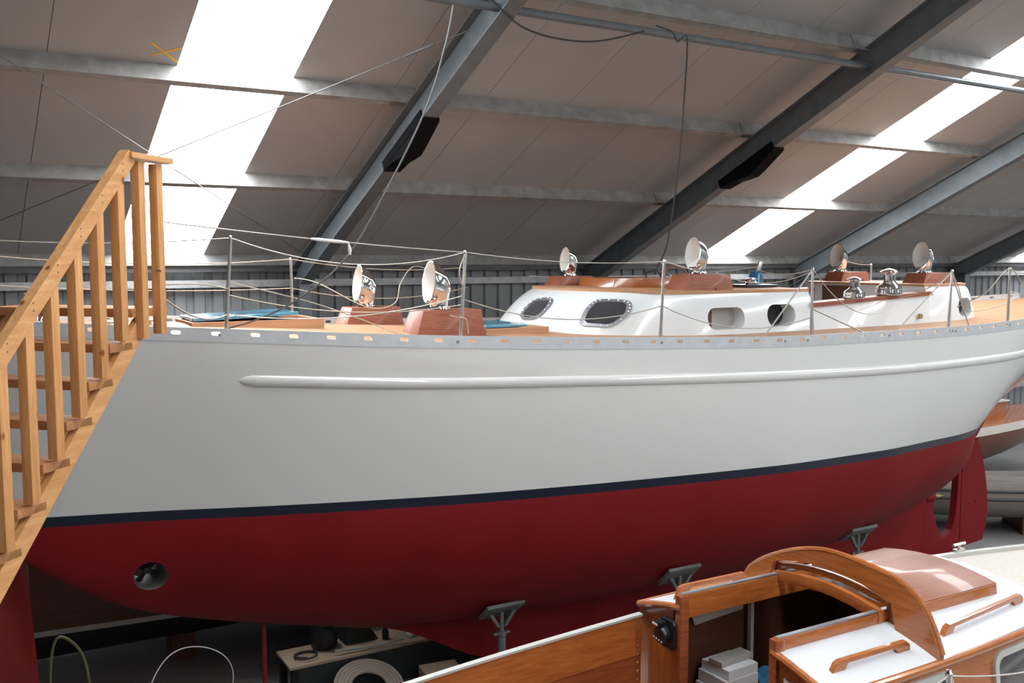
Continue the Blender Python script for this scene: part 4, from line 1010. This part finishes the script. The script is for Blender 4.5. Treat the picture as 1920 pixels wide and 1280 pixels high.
# ------------------------------------------------------------------ other boats behind
def lofted_boat(name, lab, root, rz, length, beam, z_keel, z_wl, z_sheer, mats, stripe=.06, bow_rake=.6, full=.55, transom=.7, deckmat='oldwood', sheer_band=None):
    t = empty(name, root, rz); tag(t, lab, 'boat')
    def hb(u): return beam / 2 * (transom + (1 - transom) * min(1, u / full)) if u < full else beam / 2 * math.sqrt(max(0., 1 - ((u - full) / (1 - full)) ** 2.2))
    def zs(u): return z_sheer + .22 * (u - .4) ** 2
    def zk(u): return z_keel + (0 if u < .6 else (z_sheer - z_keel) * ((u - .6) / .4) ** 3)
    def pt(u, z, sg):
        k = zk(u); h = max(0, min(1, (z - k) / (zs(u) - k))); y = hb(u) * (1 - (1 - h) ** 2.4) ** .75
        return (u * length + bow_rake * max(0, u - .6) * h, sg * y, z)
    def band(nme, zt_f, zb_f, mat, n):
        b = MB()
        for sg in (-1, 1):
            rings = []
            for i in range(41):
                u = i / 40; k = zk(u); a, c = max(k, zt_f(u)), max(k, zb_f(u))
                rings.append([pt(u, a + (c - a) * j / n, sg) for j in range(n + 1)])
            b.loft(rings, False, False)
        return b.build(nme, mat, t, smooth=50)
    up = zs
    if sheer_band:
        band('sheer_strake', zs, lambda u: zs(u) - sheer_band[0], sheer_band[1], 3); up = lambda u: zs(u) - sheer_band[0]
    band('topsides', up, lambda u: z_wl + stripe, mats[0], 10)
    band('waterline_stripe', lambda u: z_wl + stripe, lambda u: z_wl, mats[1], 1)
    band('bottom', lambda u: z_wl, lambda u: zk(u), mats[2], 10)
    b = MB(); b.loft([[(pt(i / 40, zs(i / 40), -1)[0], hb(i / 40) * q / 4, zs(i / 40) + .05 * (1 - (q / 4) ** 2)) for q in range(-4, 5)] for i in range(41)], False, False); b.build('deck', deckmat, t, smooth=40)
    b = MB(); P = [pt(0, zs(0) + (zk(0) - zs(0)) * j / 10, -1) for j in range(11)] + [pt(0, zk(0) + (zs(0) - zk(0)) * j / 10, 1) for j in range(11)]
    b.add(P, [tuple(range(22))]); b.build('transom', mats[0], t, smooth=0)
    for q in (.3, .62): MB().box((length * q, 0, z_keel / 2), (.25, .35, z_keel + .1)).build('keel_chock', 'oldwood', t, smooth=0)
    return t
def yl(L, Nn, z=0): return (L * math.cos(YA) + Nn * math.sin(YA), L * math.sin(YA) - Nn * math.cos(YA), z)
lofted_boat('wooden_boat', 'dark brown wooden boat with grey waterline and black bottom behind the bow', yl(.50, -11.15), YA, 5.2, 2.4, .24, .68, 1.64, ('oldwood', 'greymat', 'nearblack'), stripe=.075)
db = lofted_boat('varnished_boat', 'varnished mahogany boat with a pink cream sheer strake behind the stern', yl(11.2, -12.3), YA, 9.5, 1.75, .28, .45, 1.22, ('hulldark', 'hulldark', 'oldwood'), stripe=.05, sheer_band=(.17, 'cream'), deckmat='varnish')
MB().box((5.6, 0, 1.42), (3.4, .95, .36)).build('cabin', 'varnish', db, bevel=.02)
MB().box((5.6, 0, 1.62), (3.5, 1.02, .03)).build('cabin_top', 'cream', db, bevel=.008)
MB().hexa([(4.2, -.42, 1.636), (7.2, -.42, 1.636), (7.2, .42, 1.636), (4.2, .42, 1.636), (4.5, -.3, 2.25), (7.0, -.3, 2.2), (7.0, .3, 2.2), (4.5, .3, 2.25)]).build('folded_cover', 'darkbody', db, bevel=.05)
rdb = empty('red_boat', yl(-2.15, -9.25), YA); tag(rdb, 'red painted boat bottom at the edge beside the stairs', 'boat')
b = MB(); rings = []
for k in range(15):
    u = k / 14; x = 2.68 * u; hb_ = .75 * math.sqrt(max(0., 1 - u ** 2)) + .03
    rings.append([(x - .11 * h * u, sg * hb_ * (h ** .6 if sg else 1), .22 + 1.75 * h) for sg, h in [(-1, 1), (-1, .75), (-1, .5), (-1, .25), (-1, .05), (1, .05), (1, .25), (1, .5), (1, .75), (1, 1)]])
b.loft(rings, True, True).build('hull_bottom', 'redpaint', rdb, smooth=50)
MB().box((.9, 0, .12), (.25, .5, .24)).build('keel_chock', 'oldwood', rdb, smooth=0)
# grey inflatable dinghy near the stern
ib = empty('inflatable_dinghy', (7.35, 16.10, 0), R(-10)); tag(ib, 'grey inflatable dinghy with dark rubber strakes behind the rudder', 'dinghy')
path = catmull([(-.95, -.40, .56), (-.3, -.42, .56), (.8, -.42, .56), (1.7, -.36, .60), (2.15, 0, .66), (1.7, .36, .60), (.8, .42, .56), (-.3, .42, .56), (-.95, .40, .56)], 6)
nP = len(path); rr_ = [.05 if k in (0, nP - 1) else (.2 if k in (1, nP - 2) else .29) for k in range(nP)]
tb = MB().tube(path, rr_, 20).build('tube', 'tubegrey', ib, smooth=60)
for dz, rr in ((.18, .235), (.06, .287)):
    MB().tube([p + Vector((0, -rr, dz)) for p in path[2:19]], .024, 8).build('rubbing_strake', 'cable', tb)
MB().hexa([(-.8, -.35, .45), (1.7, -.3, .45), (1.7, .3, .45), (-.8, .35, .45), (-.8, -.25, .83), (1.6, -.2, .83), (1.6, .2, .83), (-.8, .25, .83)]).build('cover', 'tubegrey', ib, bevel=.05)
for x in (-.6, 1.2): MB().box((x, 0, .14), (.2, 1.0, .28)).build('trestle', 'oldwood', ib, smooth=0)

# ------------------------------------------------------------------ workbench and clutter under the yacht
wb = empty('low_bench', yl(2.74, -9.44), YA); tag(wb, 'low dark bench with a beige top strewn with tools under the yacht', 'bench')
MB().box((1.3, 0, .395), (2.6, .48, .03)).build('bench_top', 'carton', wb, bevel=.004)
MB().box((1.3, -.225, .20), (2.55, .02, .36)).build('front_board', 'darkbody', wb, smooth=0)
for x in (.06, 2.54):
    for y in (-.20, .20): MB().box((x, y, .19), (.07, .07, .38)).build('leg', 'darkbody', wb, smooth=0)
def wbp(o, x, y, z=.411, rz=0.):
    c, s = math.cos(YA), math.sin(YA); r0 = wb.location; o.location = (r0.x + c * x - s * y, r0.y + s * x + c * y, z); o.rotation_euler = (0, 0, YA + rz); return o
o = MB().tube([(.12 * math.cos(a) * (1 + .06 * math.sin(3 * a)), .09 * math.sin(a), .012 + .002 * a) for a in [k * .35 for k in range(50)]], .006, 5).build('wire_coil', 'cable'); tag(wbp(o, .22, -.08), 'loose coil of thin dark wire at the end of the low bench', 'wire')
o = MB().lathe([(0, 0), (.13, 0), (.14, .05), (.14, .20), (.11, .25), (0, .26)], (0, 0, 0), 18).build('paint_bucket', 'blackplastic'); tag(wbp(o, .48, .12), 'black bucket standing on the low bench', 'bucket')
o = MB().tube(sag((-.3, 0, .03), (.45, -.05, .03), .02), .016, 8).build('grey_pipe', 'greymat'); tag(wbp(o, .80, -.16, .425), 'bent pale grey pipe lying on the low bench', 'pipe')
o = MB().hexa([(-.18, -.1, 0), (.2, -.1, 0), (.2, .1, 0), (-.18, .1, 0), (-.12, -.08, .2), (.06, -.08, .22), (.06, .08, .22), (-.12, .08, .2)]).build('tool_case', 'darkbody', bevel=.01); tag(wbp(o, .86, .12), 'dark sloping tool case on the low bench beside the bucket', 'tool case')
sb = empty('spray_bottle'); tag(wbp(sb, 1.12, -.02), 'small dark spray bottle standing on the low bench', 'bottle')
MB().lathe([(0, 0), (.035, 0), (.037, .09), (.02, .12), (.015, .14), (0, .141)], (0, 0, 0), 14).build('bottle_body', 'blackplastic', sb); MB().box((-.01, 0, .155), (.07, .025, .03)).build('spray_head', 'blackplastic', sb, bevel=.004)
o = MB().box((0, 0, .02), (.19, .13, .04)).build('paper_packet', 'paper', bevel=.006); tag(wbp(o, 1.45, -.04, .411, .3), 'white and blue paper packet on the low bench', 'packet')
MB().box((0, .03, .0412), (.17, .03, .002)).build('blue_band', 'bluecloth', o, smooth=0)
o = MB(); o.tube([(-.09, -.05, .015), (.09, -.05, .015), (.05, .05, .12), (-.09, -.05, .015)], .012, 6); o = o.build('sanding_block', 'blackplastic'); tag(wbp(o, 1.72, .0), 'black triangular frame on the low bench beside the packet', 'tool')
o = MB(); o.lathe([(0, 0), (.10, 0), (.12, .03), (.06, .05), (0, .055)], (0, 0, 0), 12); o.tube([(.0, 0, .04), (.2, .04, .06), (.3, .02, .02)], .014, 6); o = o.build('work_glove', 'darkbody'); tag(wbp(o, 1.98, .0), 'dark work glove on the low bench', 'glove')
o = MB().hexa([(-.14, -.03, 0), (.14, -.02, 0), (.14, .02, 0), (-.14, .03, 0), (-.14, -.03, .04), (.14, -.02, .03), (.14, .02, .03), (-.14, .03, .04)]).build('scraper', 'green', bevel=.004); tag(wbp(o, 2.30, -.12, .411, -.5), 'pale green scraper on the low bench', 'scraper')
o = MB().hexa([(-.17, -.035, 0), (.17, -.03, 0), (.17, .03, 0), (-.17, .035, 0), (-.17, -.035, .05), (.17, -.03, .04), (.17, .03, .04), (-.17, .035, .05)]).build('rasp', 'orange', bevel=.006); tag(wbp(o, 2.44, .10, .411, -.9), 'orange handled rasp at the far end of the low bench', 'rasp')
# ribbed hose coil
hc_ = empty('hose_coil', yl(3.45, -8.86, 0), YA); tag(hc_, 'coil of tan ribbed hose standing in front of the low bench', 'hose coil')
tl_ = Matrix.Rotation(R(24), 3, 'X')
for k in range(5):
    r_ = .34 - .036 * k
    MB().tube([tl_ @ Vector((r_ * math.cos(a), r_ * math.sin(a), .0)) + Vector((0, 0, .20)) for a in [2 * math.pi * q / 40 for q in range(41)]], .02, 8, caps=False).build('hose_turn', 'hosetan', hc_)
# white wire loop, yellow hose, carton, yellow strap pile
def loop(name, cpos, r_, rx, mat, lab, cat, turns=1.0, th=.006, ph=0., sq=1.0):
    o = empty(name, cpos); tag(o, lab, cat)
    m_ = Matrix.Rotation(YA, 3, 'Z') @ Matrix.Rotation(R(rx), 3, 'X')
    MB().tube([m_ @ Vector((r_ * math.cos(a) * (1 + .1 * math.sin(2 * a)), sq * r_ * math.sin(a), .01 * math.sin(3 * a))) + Vector((0, 0, r_ * .9)) for a in [ph + 2 * math.pi * turns * q / 48 for q in range(49)]], th, 6, caps=False).build('strand', mat, o, smooth=60); return o
loop('cable_loop', yl(1.80, -9.3, .0), .40, 70, 'paper', 'large loop of white cable standing on the floor under the bow', 'cable', 1.0)
loop('cable_loop', yl(2.0, -9.12, .0), .17, 60, 'paper', 'small loop of white cable in front of the larger white loop', 'cable', 1.8)
yh = [Vector(yl(L, -9.55, z)) for L, z in ((.98, .03), (.86, .05), (.66, .12), (.60, .45), (.62, .85), (.68, 1.02), (.80, .95), (.90, .75), (.95, .35))]
tag(MB().tube(catmull(yh, 6), .013, 8).build('garden_hose', 'hoseolive'), 'yellow green hose curving up in front of the dark brown boat', 'hose')
o = MB().box((0, 0, .11), (.4, .3, .22)).box((0, 0, .221), (.05, .3, .002)).build('cardboard_box', 'carton', smooth=0); o.location = yl(4.25, -8.85, 0); o.rotation_euler = (0, 0, .4); tag(o, 'brown cardboard box beside the varnished coaming', 'box')
o = empty('strap_bundle', yl(5.0, -9.0, .0)); tag(o, 'bundle of yellow and black ratchet strap beside the keel', 'strap')
for k in range(6):
    MB().tube([(.12 * math.cos(a + k), .10 * math.sin(a * 1.3 + k), .12 + .1 * math.sin(a + 2 * k) + .03 * k) for a in [q * .4 for q in range(14)]], .012, 5).build('strap', 'yellow' if k % 2 else 'blackplastic', o)
